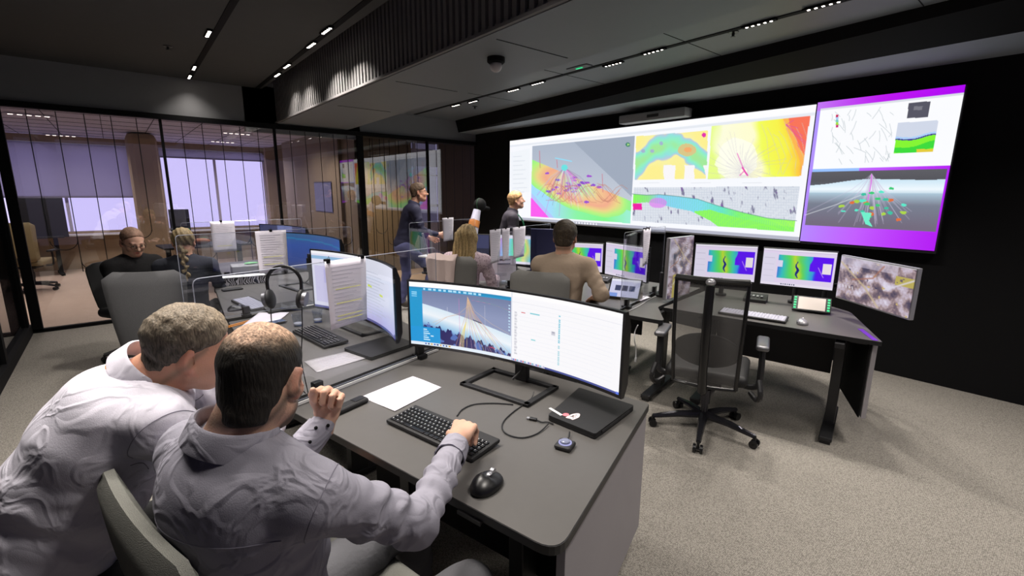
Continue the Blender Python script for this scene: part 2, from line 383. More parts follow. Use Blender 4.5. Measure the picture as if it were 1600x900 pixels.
b = MB(); b.box((.52, 11.3, 1.3), (.45, .5, 2.62), bev=.1); struct('wall_column', b, K['tanwall'])
# brown timber wall right behind the glass on the right and the passage with its bright window
b = MB(); b.box((3.06, 8.6, 1.3), (.1, 2.2, 2.7)); b.box((3.9, 9.0, 1.3), (1.75, .1, 2.7)); b.box((3.0, 9.7, 1.3), (.1, 3.3, 2.7)); b.box((5.9, 9.0, 1.3), (.95, .1, 2.7)); struct('wall_timber', b, K['wood'])
b = MB()
for k in range(1, 9): b.box((3.1+k*.2, 8.945, 1.3), (.008, .01, 2.6))
struct('trim_timber_joints', b, K['black'])
b = MB(); b.quad((5.4, 9.02, .95), (6.05, 9.02, .95), (6.05, 9.02, 2.62), (5.4, 9.02, 2.62)); o = struct('window_11', b, emis('passage_light', rgb(205, 198, 245), .75))
b = MB(); b.box((4.86, 8.98, 1.8), (.05, .05, 1.7)); b.box((5.1, 8.98, 1.32), (.65, .05, .05)); b.box((5.1, 8.98, 1.95), (.65, .05, .02)); b.box((5.1, 8.98, 2.3), (.65, .03, .35)); b.build('window_frame', K['farwall'], o)
b = MB(); b.box((5.1, 9.0, .48), (.66, .06, .96)); struct('wall_passage', b, K['farwall'])
poly('ceiling_passage', [(3.05, YG+.1, 2.6), (6.4, YG+.1, 2.6), (6.4, 9.1, 2.6), (3.05, 9.1, 2.6)], K['ceil'])
# ------------------------------------------------------------------ ceiling fittings
def cluster(p, ang, z, n=5, L=.22, power=DOWN, wide=.022):
    t = thing('downlight', None, None, (p[0], p[1], z), ang)
    b = MB(); b.box((0, 0, -.006), (L+.03, wide+.02, .012)); b.build('housing', K['black'], t)
    for k in range(n): b = MB(); b.cyl(((k-(n-1)/2)*L/n, 0, -.0125), ((k-(n-1)/2)*L/n, 0, -.0135), wide*.6, n=10); b.build('lens', K['led'], t)
    l = lamp('track_or_fill_lamp', (p[0], p[1], z-.02), power, L, 105, sy=wide); l.rotation_euler = (0, 0, ang)
    return t
def track(name, a, c, z, label, group=None):
    d = Vector(c)-Vector(a); t = MB(); t.box((0, 0, -.003), (d.length, .05, .006)); o = t.build(name, K['black']); o.location = ((a[0]+c[0])/2, (a[1]+c[1])/2, z); o.rotation_euler = (0, 0, math.atan2(d.y, d.x))
    return tag(o, label, 'track', group)
t1 = [at(325, 50, 2.97), at(303, 104, 2.97), at(296, 118, 2.97)]
t2 = [at(510, 45, 2.97), at(486, 68, 2.97), at(448, 101, 2.97), at(433, 115, 2.97)]
track('light_track', (.78, 0), (.91, 7.36), 2.97, 'long black recessed light track on the dark ceiling, the left one')
track('light_track', (1.50, 0), (1.68, 7.4), 2.97, 'long black recessed light track beside the slatted fascia')
track('light_track', (3.74, -1), (3.99, 7.3), 2.86, 'thin black light track in the front ceiling towards the video wall')
names = [('left ceiling track, the one nearest the camera', 'left ceiling track, middle one'), ]
lab = ['bright downlight in the left ceiling track, nearest the camera', 'bright downlight in the left ceiling track, second from the glass wall', 'bright downlight at the far end of the left ceiling track']
for p, l, pw in zip(t1, lab, (DOWN, DOWN*.5, DOWN*.12)): tag(cluster(p, PI/2-.02, 2.964, power=pw), l, 'light', 'downlights in the ceiling tracks')
lab = ['bright downlight in the track beside the slats, nearest the camera', 'second downlight from the camera in the track beside the slats', 'third downlight from the camera in the track beside the slats', 'last downlight of the track beside the slats, towards the glass wall']
for p, l, pw in zip(t2, lab, (DOWN, DOWN*.8, DOWN*.5, DOWN*.3)): tag(cluster(p, PI/2, 2.964, power=pw), l, 'light', 'downlights in the ceiling tracks')
ords = ['farthest', 'second farthest', 'third farthest', 'fourth farthest', 'fourth nearest', 'third nearest', 'second nearest', 'nearest']
for q, w_ in zip([(712, 163), (739, 157), (802, 139), (840, 128), (958, 98), (1021, 78), (1186, 34), (1287, 5)], ords):
    tag(cluster(at(*q, 2.86), PI/2-.03, 2.854, wide=.016, power=DOWN*.8), 'row of five small spots in the front ceiling track, %s from the camera' % w_, 'light', 'downlights in the ceiling tracks')
# unseen track lamps around the camera, some only added to light the near men
for p in ((.45, 2.3), (1.1, 1.9), (1.2, .2), (-.15, 1.9), (-.55, 3.2), (3.75, -.3), (2.9, -1.2)): lamp('track_or_fill_lamp', (p[0], p[1], 2.85), DOWN*1.2, .5, 120, sy=.35)
lamp('track_or_fill_lamp', (2.95, 5.0, 2.84), DOWN*.8, .25, 110, sy=.05)  # lamp without a fitting, added to brighten the walking man
# far-room light strips
def strip(p, label, n=5):
    t = thing('far_ceiling_light', label, 'light', (p[0], p[1], 2.6), 0, 'spot rows on the far room ceiling')
    b = MB(); b.box((0, 0, .004), (.5, .07, .01)); b.build('housing', K['farwall'], t)
    for k in range(n): b = MB(); b.box(((k-(n-1)/2)*.09, 0, -.004), (.05, .035, .006)); b.build('lens', K['ledfar'], t)
for q, l in (((45, 180), 'row of five glowing spots on the far room ceiling, top left behind the glass'), ((95, 212), 'row of five glowing spots behind the glass above the desk with the black monitor'), ((370, 209), 'upper row of five glowing spots above the big lavender window'), ((348, 222), 'middle row of glowing spots above the big lavender window'), ((338, 229), 'lowest short row of glowing spots above the big lavender window')):
    strip(at(*q, 2.6), l)
for x, y in ((-.8, 9), (-.8, 11.5), (2, 9), (2, 11.5)): lamp('far_lamp', (x, y, 2.55), 26, .5, 150, color=(1, .9, .84))
lamp('passage_lamp', (3.75, 8.35, 2.5), 26, .12, 110, color=(1, .8, .55))
lamp('passage_lamp', (2.4, 8.2, 2.5), 9, .2, 120, color=(1, .85, .7))
# camera dome, sprinklers, exit lamp
p = at(775, 90, 2.53); t = thing('dome_camera', 'white dome camera on black base under the ceiling soffit', 'security camera', (p.x, p.y, 2.53))
b = MB(); b.lathe([(.0, 0), (.062, 0), (.062, -.03), (.05, -.04), (0, -.04)]); b.build('base', K['black'], t, True)
b = MB(); b.sph((0, 0, -.055), (.085, .085, .085)); b.build('dome', mat('dome', rgb(190, 185, 185), .25), t, True)
def sprinkler(q, z, label):
    p = at(*q, z); t = thing('sprinkler', label, 'sprinkler', (p.x, p.y, z))
    b = MB(); b.lathe([(0, 0), (.04, 0), (.038, -.006), (.012, -.01), (.01, -.03), (0, -.03)], n=16); b.build('escutcheon', K['blackgloss'], t, True)
    b = MB(); b.cyl((0, 0, -.035), (0, 0, -.038), .018); b.build('deflector', K['blackgloss'], t)
sprinkler((1146, 50), 2.86, 'small black sprinkler head beside the front light track')
sprinkler((262, 72), 2.97, 'small black sprinkler head on the dark ceiling left of the tracks')
sprinkler((742, 166), 2.86, 'small dark sprinkler head at the far end of the front track')
p = at(905, 104, 2.53); t = thing('emergency_lamp', 'small emergency lamp with green indicator on the soffit', 'lamp', (p.x, p.y, 2.53), PI/2)
b = MB(); b.box((0, 0, -.005), (.2, .07, .01), bev=.004); b.build('housing', K['ceil2'], t)
b = MB(); b.box((0, 0, -.012), (.06, .012, .004)); b.build('indicator', K['greenled'], t)
# ================================================================== THE VIDEO WALL
def base(X, col): return np.ones(X.shape+(3,))*np.array(col, float)
def paint_main(X, Y, u, v):
    I = base(X, (244, 246, 252))
    fill(I, v < .05, (250, 250, 254)); fill(I, (v > .055) & (v < .075), (225, 230, 238))
    fill(I, pin(X, Y, [(798, 238), (828, 232), (828, 300), (798, 302)]), (238, 242, 248))
    for k in range(9): pline(I, X, Y, [(802, 245+k*7), (815+(k*5) % 9, 244+k*7)], .7, (205, 212, 220))
    # 3D view
    V = pin(X, Y, [(832, 228), (992, 212), (985, 349), (829, 338)])
    c, s = math.cos(.38), math.sin(.38); a = (X-903)*c+(Y-292)*s; b_ = -(X-903)*s+(Y-292)*c
    r = np.hypot(a/74, b_/31)+.07*nz(X, Y, .05, 3)
    G = ramp((Y-212)/110, [(0, (158, 170, 190)), (1, (188, 196, 210))]); I[V] = G[V]
    fill(I, V & ((Y-222)-(X-897)*.95 < 0) & (X > 895), (146, 158, 178))
    lo = V & ((Y-253) > (X-840)*.42-4*0)
    tcol = ramp(r/2.0, [(0, (150, 235, 170)), (.12, (200, 232, 150)), (.24, (238, 190, 130)), (.36, (238, 160, 125)), (.44, (232, 205, 120)), (.52, (170, 240, 110)), (.64, (110, 238, 130)), (.76, (100, 235, 200)), (.88, (130, 225, 245)), (1, (150, 200, 250))])
    m_ = lo & (r < 1.9); I[m_] = tcol[m_]
    br = V & ((Y-300)-(X-900)*.35 > 0) & (r > 1.15); fb = ramp((X-860)/120, [(0, (150, 215, 250)), (.35, (120, 240, 150)), (.7, (110, 245, 120)), (1, (140, 235, 200))]); I[br] = fb[br]
    fill(I, V & (Y-304 > (X-829)*1.15), (248, 70, 235)); fill(I, V & (Y-300 > (X-829)*1.1) & (Y-307 < (X-829)*1.15), (170, 190, 250))
    rs = np.random.RandomState(4)
    for k in range(30):
        x0, y0 = 891+rs.normal()*18, 289+rs.normal()*10
        fill(I, V & (np.hypot((X-x0)/5, (Y-y0)/2.2)+.3*nz(X, Y, .5, k) < .8), (110+rs.randint(60), 60, 200))
    for k in range(90):
        x1, y1 = 880+rs.normal()*22+14, 300+abs(rs.normal())*13
        pline(I, X, Y, [(882, 262), (882+(x1-882)*.5, 275+rs.rand()*6), (x1, y1)], .5, [(230, 240, 240), (120, 90, 120), (150, 240, 230), (225, 60, 200)][k % 4], .6)
    for k in range(22):
        x1 = 850+rs.rand()*95; pts = [(x1+j*9, 300+14*math.sin(k+j*.9)+j) for j in range(5)]; pline(I, X, Y, pts, .7, (190, 110, 90), .7)
    pline(I, X, Y, [(868, 247), (893, 252)], 1.5, (130, 220, 250)); fill(I, V & (np.hypot(X-882, (Y-262)/1.) < 5), (90, 220, 220))
    for q in ((843, 236, 262), (941, 272, 300), (870, 250, 262)): pline(I, X, Y, [(q[0], q[1]), (q[0]+1, q[2])], .8, (200, 90, 110))
    fill(I, np.hypot(X-981, Y-226) < 3.6, (40, 120, 90)); fill(I, pin(X, Y, [(980, 224), (984, 226), (980, 228)]), (170, 220, 120))
    # map with coloured patches
    V = pin(X, Y, [(994, 213), (1106, 204), (1104, 279), (992, 281)])
    f = nz(X, Y, .11, 11, 3); g = nz(X, Y, .075, 5, 2)
    fill(I, V, (246, 244, 240)); c1 = ramp((f+1)/2, [(0, (250, 225, 120)), (.45, (248, 236, 150)), (.55, (190, 215, 215)), (.62, (120, 225, 195)), (.8, (130, 235, 165)), (1, (225, 200, 130))])
    s_ = .95*np.exp(-(((Y-246)+20*np.sin((X-1008)/26))/19)**2)+.22*f; c1 = ramp(s_, [(0, (250, 236, 130)), (.28, (246, 238, 150)), (.34, (178, 192, 215)), (.5, (130, 220, 215)), (.75, (130, 236, 180)), (1, (150, 228, 140))]); m_ = V & ((g < .75) | (s_ > .34)); I[m_] = c1[m_]
    
    m_ = V & (np.hypot((X-1075)/12, (Y-234)/8)+.2*f < 1.2); fill(I, m_, (210, 190, 120)); m_ = V & (np.hypot((X-1075)/6, (Y-234)/4) < 1); fill(I, m_, (240, 160, 90))
    for q in ((1005, 236), (1019, 236), (1033, 224)): fill(I, V & (np.hypot(X-q[0], Y-q[1]) < 3), (150, 170, 200))
    fill(I, V & (Y > 258) & (np.abs(((X-1000) % 30)-18) < 7+5*f) & (X > 1030), (246, 243, 246)); fill(I, V & (np.hypot(X-1100, Y-211) < 3.5), (225, 20, 160))
    # yellow map with radiating wells
    V = pin(X, Y, [(1112, 197), (1266, 181), (1252, 275), (1106, 280)])
    C = ramp((X-1106+(Y-180)*-.15+10*nz(X, Y, .05, 8))/150, [(0, (225, 250, 120)), (.12, (250, 250, 215)), (.45, (252, 250, 200)), (.55, (238, 250, 70)), (.72, (244, 238, 50)), (.84, (250, 190, 40)), (.93, (245, 95, 50)), (1, (240, 60, 70))]); I[V] = C[V]
    fill(I, V & (np.hypot((X-1152)/32, (Y-250)/34) < 1+.15*f), (253, 253, 240), .75)
    d2 = (X-1215)-(Y-180)*.42; fill(I, V & (d2 > 6+5*nz(X, Y, .06, 2)), (250, 170, 60)); fill(I, V & (d2 > 15+4*nz(X, Y, .07, 3)), (246, 96, 66))
    J = I.copy()
    for k in range(60):
        a_ = -3.3+k*.105+rs.rand()*.05; L = 28+rs.rand()*42; pline(J, X, Y, [(1162+6*math.cos(a_), 268+6*math.sin(a_)), (1162+L*.5*math.cos(a_), 268+L*.5*math.sin(a_)), (1162+L*math.cos(a_+.12), 268+L*.95*math.sin(a_+.12))], .5, (188, 182, 200), .6)
    pline(J, X, Y, [(1152, 240), (1158, 255), (1165, 271)], 1.4, (225, 60, 180), .8); pline(J, X, Y, [(1160, 262), (1168, 274)], 2.2, (225, 20, 160)); pline(J, X, Y, [(1162, 268), (1156, 274)], 1.2, (225, 20, 160))
    for k in range(8): x0 = 1190+k*9; pline(J, X, Y, [(x0, 190+rs.rand()*20), (x0+8, 215), (x0+10+rs.rand()*14, 245), (x0+6+rs.rand()*20, 272)], .6, (200, 195, 190), .8)
    for k in range(5): pline(J, X, Y, [(1228, 195), (1240+k*7, 188+k*12)], .9, (215, 60, 150), .9)
    I[V] = J[V]
    # cross-section
    V = pin(X, Y, [(990, 293), (1250, 291), (1240, 362), (988, 345)]); fill(I, V, (214, 220, 230))
    fill(I, V & ((X % 4 < .8) | (Y % 4 < .8)), (198, 206, 220)); h = nz(X*1.5, Y*.55, .3, 21, 3); fill(I, V & (h > .55), (168, 172, 190)); fill(I, V & (h > .72), (110, 110, 140)); fill(I, V & (h > 1.0), (110, 70, 150))
    mid = np.interp(X, [988, 1010, 1030, 1060, 1090, 1120, 1160, 1200, 1245], [303, 305, 304, 307, 311, 321, 332, 341, 345]); lowr = np.interp(X, [988, 1010, 1030, 1050, 1080, 1110, 1130, 1160, 1245], [318, 316, 318, 324, 330, 345, 360, 370, 380])
    cc = ramp((X-988)/255, [(0, (120, 250, 60)), (.1, (130, 225, 120)), (.16, (120, 200, 240)), (.42, (110, 215, 235)), (.55, (80, 225, 190)), (.65, (110, 245, 90)), (1, (150, 250, 70))]); m_ = V & (Y > mid) & (Y < lowr); I[m_] = cc[m_]
    fill(I, V & (Y > mid+10) & (Y > 330-(X-1085)*.1) & (X > 1085) & (Y < lowr), (125, 245, 70)); fill(I, V & (np.hypot((X-1028)/14, (Y-317)/8) < 1), (215, 120, 235), .8); fill(I, V & (X < 1003) & (Y > 318) & (Y < 328), (235, 0, 150))
    fill(I, V & (Y > mid) & (Y < lowr) & ((X % 3.4 < .8)), (90, 200, 150), .35)
    pline(I, X, Y, list(zip([988, 1010, 1030, 1060, 1090, 1120, 1160, 1200, 1245], [303, 305, 304, 307, 311, 321, 332, 341, 345])), .8, (60, 120, 110))
    for k in range(3): pline(I, X, Y, [(1000+k*80, 286), (1030+k*80, 285.5)], .8, (215, 218, 226))
    fill(I, v > .972, (170, 172, 190)); 
    for k in range(9): fill(I, (v > .978) & (v < .995) & (np.abs(u-.33-k*.012) < .003), (235, 235, 240))
    return I*.88+31
def paint_side(X, Y, u, v):
    I = ramp(u*.7+v*.15+.05, [(0, (170, 160, 250)), (.5, (190, 90, 250)), (1, (172, 0, 235))])
    top = ramp(u, [(0, (190, 120, 240)), (.5, (185, 20, 235)), (1, (172, 0, 240))]); I[v < .06] = top[v < .06]
    V = (v > .045) & (v < .47) & (u > .03); fill(I, V, (246, 247, 250)); fill(I, V & (v < .06), (215, 218, 226))
    rs = np.random.RandomState(9); Q = lambda x, y: (x, y)
    P = pin(X, Y, [(1300, 174), (1398, 165), (1390, 252), (1296, 258)]); J = I.copy()
    for k in range(46):
        x0, y0 = 1300+rs.rand()*92, 172+rs.rand()*80; a_ = rs.choice([1.2, 1.5, .9, -1.0])+rs.normal()*.2; L = 8+rs.rand()*18; pline(J, X, Y, [(x0, y0), (x0+L*.5*math.cos(a_)+1, y0+L*.5*math.sin(a_)), (x0+L*math.cos(a_), y0+L*math.sin(a_))], .5, (165, 178, 182))
    I[P] = J[P]; fill(I, pin(X, Y, [(1420, 161), (1454, 158), (1450, 183), (1417, 185)]), (85, 85, 98)); fill(I, pin(X, Y, [(1428, 166), (1442, 166), (1440, 172), (1427, 172)]), (120, 120, 130))
    V = pin(X, Y, [(1403, 192), (1466, 188), (1458, 237), (1396, 240)]); fill(I, V, (205, 212, 228)); ln = 219-8*np.clip((X-1410)/50, 0, 1)+1.5*np.sin(X/9)
    fill(I, V & (Y > ln), (130, 240, 50)); fill(I, V & (Y > ln+13-(X-1400)*.06) & (Y < ln+21), (60, 215, 60)); fill(I, V & (Y > 233) & (X > 1432), (225, 200, 60)); fill(I, V & (np.abs(Y-ln) < 1), (60, 30, 140)); fill(I, V & (Y < ln-1) & (Y > ln-4), (170, 205, 245))
    for k, c in enumerate([(200, 30, 90), (170, 200, 240), (120, 200, 190), (160, 220, 60), (200, 40, 120)]): fill(I, (np.abs(X-1308) < 2) & (np.abs(Y-181-k*4) < 2), c)
    fill(I, (v > .47) & (v < .49) & (u > .03) & (u < .40), (150, 190, 250))
    V = (v > .49) & (v < .88) & (u > .025) & (u < .985); g = ramp((v-.49)/.365, [(0, (92, 92, 98)), (.18, (84, 84, 90)), (.5, (120, 132, 148)), (1, (112, 104, 122))]); I[V] = g[V]
    hz = .565+.02*np.cos(u*6.3)-.09*np.clip(u-.6, 0, 1); W = V & (v > hz) & (v < .64); gw = ramp((v-.56)/.09, [(0, (205, 228, 242)), (.6, (235, 244, 250)), (1, (180, 205, 220))]); I[W] = gw[W]
    gl = V & (v >= .64) & (v < .72); g2 = ramp((v-.64)/.08, [(0, (170, 195, 212)), (1, (118, 122, 138))]); I[gl] = g2[gl]
    V2 = pin(X, Y, [(1258, 262), (1484, 255), (1462, 358), (1254, 350)]); J = I.copy()
    for k in range(40):
        x1 = 1362+rs.normal()*32; y1 = 325+rs.rand()*30; pline(J, X, Y, [(1362, 272), (1362+(x1-1362)*.3, 296), (x1, y1)], .7, (200, 190, 215), .6)
    pline(J, X, Y, [(1362, 273), (1361, 287), (1356, 312)], 1.4, (225, 90, 230)); pline(J, X, Y, [(1258, 336), (1300, 322), (1345, 305)], .8, (220, 225, 230))
    for k in range(26):
        x0, y0 = 1358+rs.normal()*30, 318+rs.normal()*11; fill(J, np.hypot((X-x0)/5.5, (Y-y0)/2.8)+.4*nz(X, Y, .35, k) < .8, [(60, 200, 120), (90, 230, 200), (170, 210, 70), (60, 190, 160), (220, 110, 60)][k % 5])
    fill(J, pin(X, Y, [(1345, 331), (1362, 333), (1358, 345), (1364, 355), (1352, 350)]), (110, 235, 200)); I[V2] = J[V2]
    return I
def wall_surf(y0, y1, z0, z1, x): 
    return lambda u, v: np.stack([np.full(u.shape, x), y0+(y1-y0)*u, z1+(z0-z1)*v], -1)
XS = 5.22
t = thing('video_wall', 'huge wide wall screen showing maps and a coloured subsurface model', 'screen', (XS, 4.05, 1.15))
b = MB(); b.box((.045, 0, .655), (.07, 4.58, 1.33)); b.build('housing', K['darkmetal'], t); b = MB(); b.box((.0, 0, .005), (.02, 4.58, .012)); b.build('bottom_trim', K['silver'], t)
bpy.context.view_layer.update()
MW = screen_mat('main_wall_picture', 1.02); grid_screen('display_surface', wall_surf(6.33, 1.775, 1.165, 2.455, XS), 620, 190, paint_main, MW, t)
t = thing('video_wall', 'purple framed square wall screen to the right of the wide map screen', 'screen', (XS, 1.25, 1.15))
b = MB(); b.box((.045, 0, .655), (.07, 1.03, 1.33)); b.build('housing', K['darkmetal'], t)
grid_screen('display_surface', wall_surf(1.765, .745, 1.165, 2.47, XS), 260, 300, paint_side, screen_mat('side_wall_picture', 1.05), t)
t = thing('video_bar', 'long grey camera and speaker bar above the video wall', 'video bar', (5.16, 3.52, 2.50), 0)
b = MB(); b.box((0, 0, .03), (.16, .92, .10), bev=.012); b.build('body', mat('bar_grey', rgb(150, 150, 152), .5), t, True)
b = MB(); b.box((-.082, -.04, .03), (.01, .16, .035), bev=.004); b.build('lens_window', K['blackgloss'], t); b = MB(); b.box((.06, 0, .05), (.1, .3, .04)); b.build('bracket', K['black'], t)

# ================================================================== MONITORS
def ultrawide(name, A, B, z0, z1, paint, label, group, R=1.8, stand_at=None, strength=1.0, nu=360, nv=120, sample=False, bez=.012):
    """curved desk monitor; A and B its left and right lower corners (seen from the user)"""
    A = Vector(A); B = Vector(B); mid = (A+B)/2; d = (B-A); ch = d.length; e = d.normalized(); nrm = Vector((-e.y, e.x, 0))   # away from user
    half = math.asin(ch/2/R); c0 = mid-nrm*(R*math.cos(half))
    t = thing(name, label, 'monitor', (mid.x, mid.y, stand_at[2] if stand_at else .74), 0, group)
    bpy.context.view_layer.update()
    Minv = Matrix.Translation((-mid.x, -mid.y, -t.location.z))
    def P(a, z, off=0): 
        th = -half+2*half*a; q = c0+(e*math.sin(th)+nrm*math.cos(th))*(R+off); return Vector((q.x, q.y, z))
    b = MB(); N = 28
    for k in range(N+1):
        a = k/N
        th = [P(a, z0-.014, -.004), P(a, z1+bez*.7, -.004), P(a, z1+bez*.7, .012), P(a, z1-.05, .032), P(a, z0+.04, .032), P(a, z0-.014, .014)]
        b.bm.verts.ensure_lookup_table(); r = [b.bm.verts.new(Minv @ q) for q in th]
        if k: 
            for j in range(6): b.bm.faces.new((pr[j], pr[(j+1) % 6], r[(j+1) % 6], r[j]))
        else: b.bm.faces.new(r)
        pr = r
    b.bm.faces.new(pr[::-1]); b.build('casing', K['blackgloss'], t)
    e_ = bez/ch
    def surf(u, v):
        th = -half+2*half*(e_+(1-2*e_)*u); Rr = R-.005
        x = c0.x+(e.x*np.sin(th)+nrm.x*np.cos(th))*Rr; y = c0.y+(e.y*np.sin(th)+nrm.y*np.cos(th))*Rr
        return np.stack([x, y, z1+(z0-z1)*v], -1)
    grid_screen('display_surface', surf, nu, nv, paint, screen_mat('picture', strength, sample), t)
    if stand_at is not None:
        sx, sy, sz, ang = stand_at; T = Minv @ Matrix.Translation((sx, sy, sz)) @ Matrix.Rotation(ang, 4, 'Z')
        b = MB(); b.M = T; w_, dd = .385, .25
        for s in (-1, 1): b.box((s*(w_/2-.014), 0, .007), (.028, dd, .014), bev=.003); b.box((0, s*(dd/2-.014), .007), (w_, .028, .014), bev=.003)
        b.build('base_frame', K['darkmetal'], t)
        b = MB(); b.M = T; b.box((0, dd/2-.02, .15), (.07, .03, .3), bev=.006); b.box((0, dd/2-.01, .20), (.12, .05, .12), bev=.006); b.tube([(.02, dd/2-.045, .17), (.03, dd/2-.06, .08), (.0, dd/2-.1, .03)], .006, 8, 4); b.build('stand_column', K['blackmatte'], t)
        b = MB(); c = Minv @ P(.5, (z0+z1)/2-.02, .045); c2 = T @ Vector((0, dd/2, .22)); b.tube([c, c2], .03, 10); b.build('mount_arm', K['blackmatte'], t)
    return t
def paint_front(X, Y, u, v):
    u = np.where(u < .5, u*.81, .405+(u-.5)*1.19)
    I = base(X, (252, 250, 252)); L = u < .405
    fill(I, v < .05, (254, 252, 252)); fill(I, L & (v > .075), (20, 150, 205)); fill(I, L & (v > .075) & (v < .11), (30, 140, 190))
    V = (u > .05) & (u < .405) & (v > .125) & (v < .965)
    sky = ramp((v-.12)/.3, [(0, (112, 124, 160)), (1, (140, 150, 185))]); I[V] = sky[V]
    hz = .33+.42*(u-.05)/.36*.75; hz2 = hz+.30-.05*(u-.05)/.36
    m_ = V & (v > hz); g = ramp((v-hz)/.36, [(0, (215, 232, 244)), (.4, (236, 242, 248)), (.8, (150, 195, 228)), (1, (90, 130, 190))]); I[m_] = g[m_]
    bot = hz2+.03*np.sin(u*150)+.015*np.sin(u*410); m_ = V & (v > bot+.02); fill(I, m_, (34, 28, 92)); f = nz(u*100, v*34, .55, 3); fill(I, m_ & (f > .35), (80, 110, 180)); fill(I, m_ & (f < -.8), (20, 16, 60)); fill(I, m_ & (f > .9), (150, 170, 210))
    rs = np.random.RandomState(3); S = X
    U, Wv = u*1000, v*330
    def l(p, w_, c, a=1): pline(I2, U, Wv, [(q[0]*1000, q[1]*330) for q in p], w_, c, a)
    I2 = I.copy(); A = (.232, .16)
    for k in range(16):
        x1 = .19+k*.011+rs.rand()*.01; c = [(215, 160, 130), (230, 215, 200), (205, 140, 110), (235, 215, 120), (190, 150, 170)][k % 5]
        l([A, (.232+(x1-.232)*.25, .45), (x1+(x1-.232)*.4, .95)], 1.3, c, .85)
    for p_, c in ((((.232, .3), (.20, .42), (.14, .52), (.09, .62)), (225, 190, 150)), ((A, (.26, .36), (.33, .52), (.40, .62)), (225, 200, 170)), (((.25, .36), (.31, .62), (.37, .95)), (235, 170, 110)), (((.1, .65), (.15, .5), (.22, .42)), (210, 150, 120)), (((.3, .25), (.303, .95)), (200, 200, 215)), (((.197, .2), (.20, .95)), (215, 120, 190)), (((.15, .35), (.15, .55)), (230, 230, 240)), (((.25, .2), (.33, .22), (.405, .28)), (200, 120, 160)), (((.27, .18), (.36, .24), (.405, .3)), (90, 170, 150))): l(p_, 1.2, c, .9)
    for k in range(4): l([(.225, .55), (.205+k*.004, .75), (.195+k*.006, .96)], 2.2, (240, 220, 130), .8)
    l([(.255, .50), (.285, .53)], 5, (60, 65, 90), .9); l([(.32, .87), (.34, .88)], 3, (220, 60, 90)); 
    I[V] = I2[V]
    for k in range(12):
        c0 = .055+k*.02; fill(I, (np.abs(v-.1) < .012) & (u > c0) & (u < c0+.008+.01*rs.rand()) & (u < .4), (180, 225, 245))
    for k in range(3): fill(I, (np.abs(v-.16-k*.03) < .008) & (u > .008) & (u < .03), (150, 215, 245))
    P = (u < .12) & (v > .70) & (v < .95); fill(I, P, (25, 150, 215))
    for k in range(6): fill(I, P & (np.abs(v-.74-k*.033) < .008) & (u > .052) & (u < .066+.006*(k % 3)), (200, 235, 250))
    fill(I, P & (np.abs(v-.84) < .01) & (u > .08) & (u < .092), (215, 240, 250)); fill(I, L & (v > .95), (225, 235, 245))
    for k in range(9): fill(I, (np.abs(v-.975) < .012) & (np.abs(u-.06-k*.012) < .0035), [(60, 110, 200), (40, 60, 120), (220, 170, 60)][k % 3])
    for k in range(9): fill(I, (np.abs(v-.2-k*.045) < .011) & (np.abs(u-.397) < .003), (190, 220, 240))
    # right half: white document
    R_ = u > .405; fill(I, R_ & (v > .06), (248, 247, 250)); fill(I, R_ & (v > .13) & (v < .136), (228, 228, 235)); fill(I, (u > .405) & (u < .409), (210, 220, 235))
    for k in range(40): fill(I, (np.abs(v-.28-k*.0155) < .004) & (u > .423) & (u < .437+.003*math.sin(k)), (190, 190, 200))
    for k in range(30): fill(I, (np.abs(v-.2-k*.026) < .0012) & (u > .45) & (u < .96), (240, 240, 244))
    fill(I, (np.abs(v-.265) < .006) & (u > .462) & (u < .485), (215, 90, 100)); fill(I, (np.abs(v-.26-.0*u) < .008) & (u > .512) & (u < .565), (130, 205, 215)); fill(I, (np.abs(v-.63) < .009) & (u > .52) & (u < .545), (150, 215, 220))
    for k in range(27): fill(I, (np.abs(v-.22-k*.0255) < .009) & (np.abs(u-.675) < .0045) & (v > .2) & (k not in (1, 15, 18) or False), (120, 200, 220) if k < 16 else (170, 215, 225))
    fill(I, (np.abs(v-.47) < .028) & (np.abs(u-.643) < .011), (205, 205, 215)); fill(I, (np.abs(v-.46) < .008) & (np.abs(u-.643) < .006), (165, 165, 180))
    fill(I, (v > .975) & R_, (70, 80, 150)); fill(I, (v > .965) & (u > .405) & (u < .6), (190, 190, 220))
    for k in range(16): fill(I, (np.abs(v-.982) < .012) & (np.abs(u-.42-k*.011) < .003), [(90, 100, 190), (220, 120, 120), (90, 190, 200), (240, 240, 250)][k % 4])
    fill(I, (u > .985) & (v > .965), (90, 120, 230))
    return I
t = ultrawide('curved_monitor', atd(640, 540, 2.4), atd(971, 630, 1.8), .862, 1.182, paint_front, 'large curved ultrawide monitor with blue well viewer and white document on the nearest desk', 'curved monitors along the front desks', stand_at=(1.295, 1.565, .74, -1.335), strength=1.0, nu=620, nv=170, sample=True)
def paint_doc(X, Y, u, v):
    I = base(X, (232, 230, 246)); fill(I, v < .05, (250, 250, 254)); fill(I, (v > .08) & (v < .14) & (u < .33), (150, 190, 225)); fill(I, (u > .02) & (u < .3) & (v > .25) & (v < .9), (214, 208, 240)); fill(I, (u > .1) & (u < .28) & (v > .3) & (v < .55), (196, 190, 236))
    g = ramp(v, [(0, (238, 238, 248)), (.6, (226, 228, 244)), (1, (196, 190, 240))]); m_ = u > .42; I[m_] = g[m_]
    for k in range(14): fill(I, (np.abs(v-.2-k*.05) < .005) & (u > .52) & (u < .72+.12*((k*7) % 5)/5), (190, 195, 212))
    for a, c in ((.57, .42), (.73, .50)): fill(I, (np.abs(v-c-.03*(u-a)*5) < .016) & (u > a) & (u < a+.05), (222, 238, 60))
    fill(I, v > .965, (90, 90, 150)); fill(I, (u > .97) & (v > .93), (70, 70, 160))
    return I
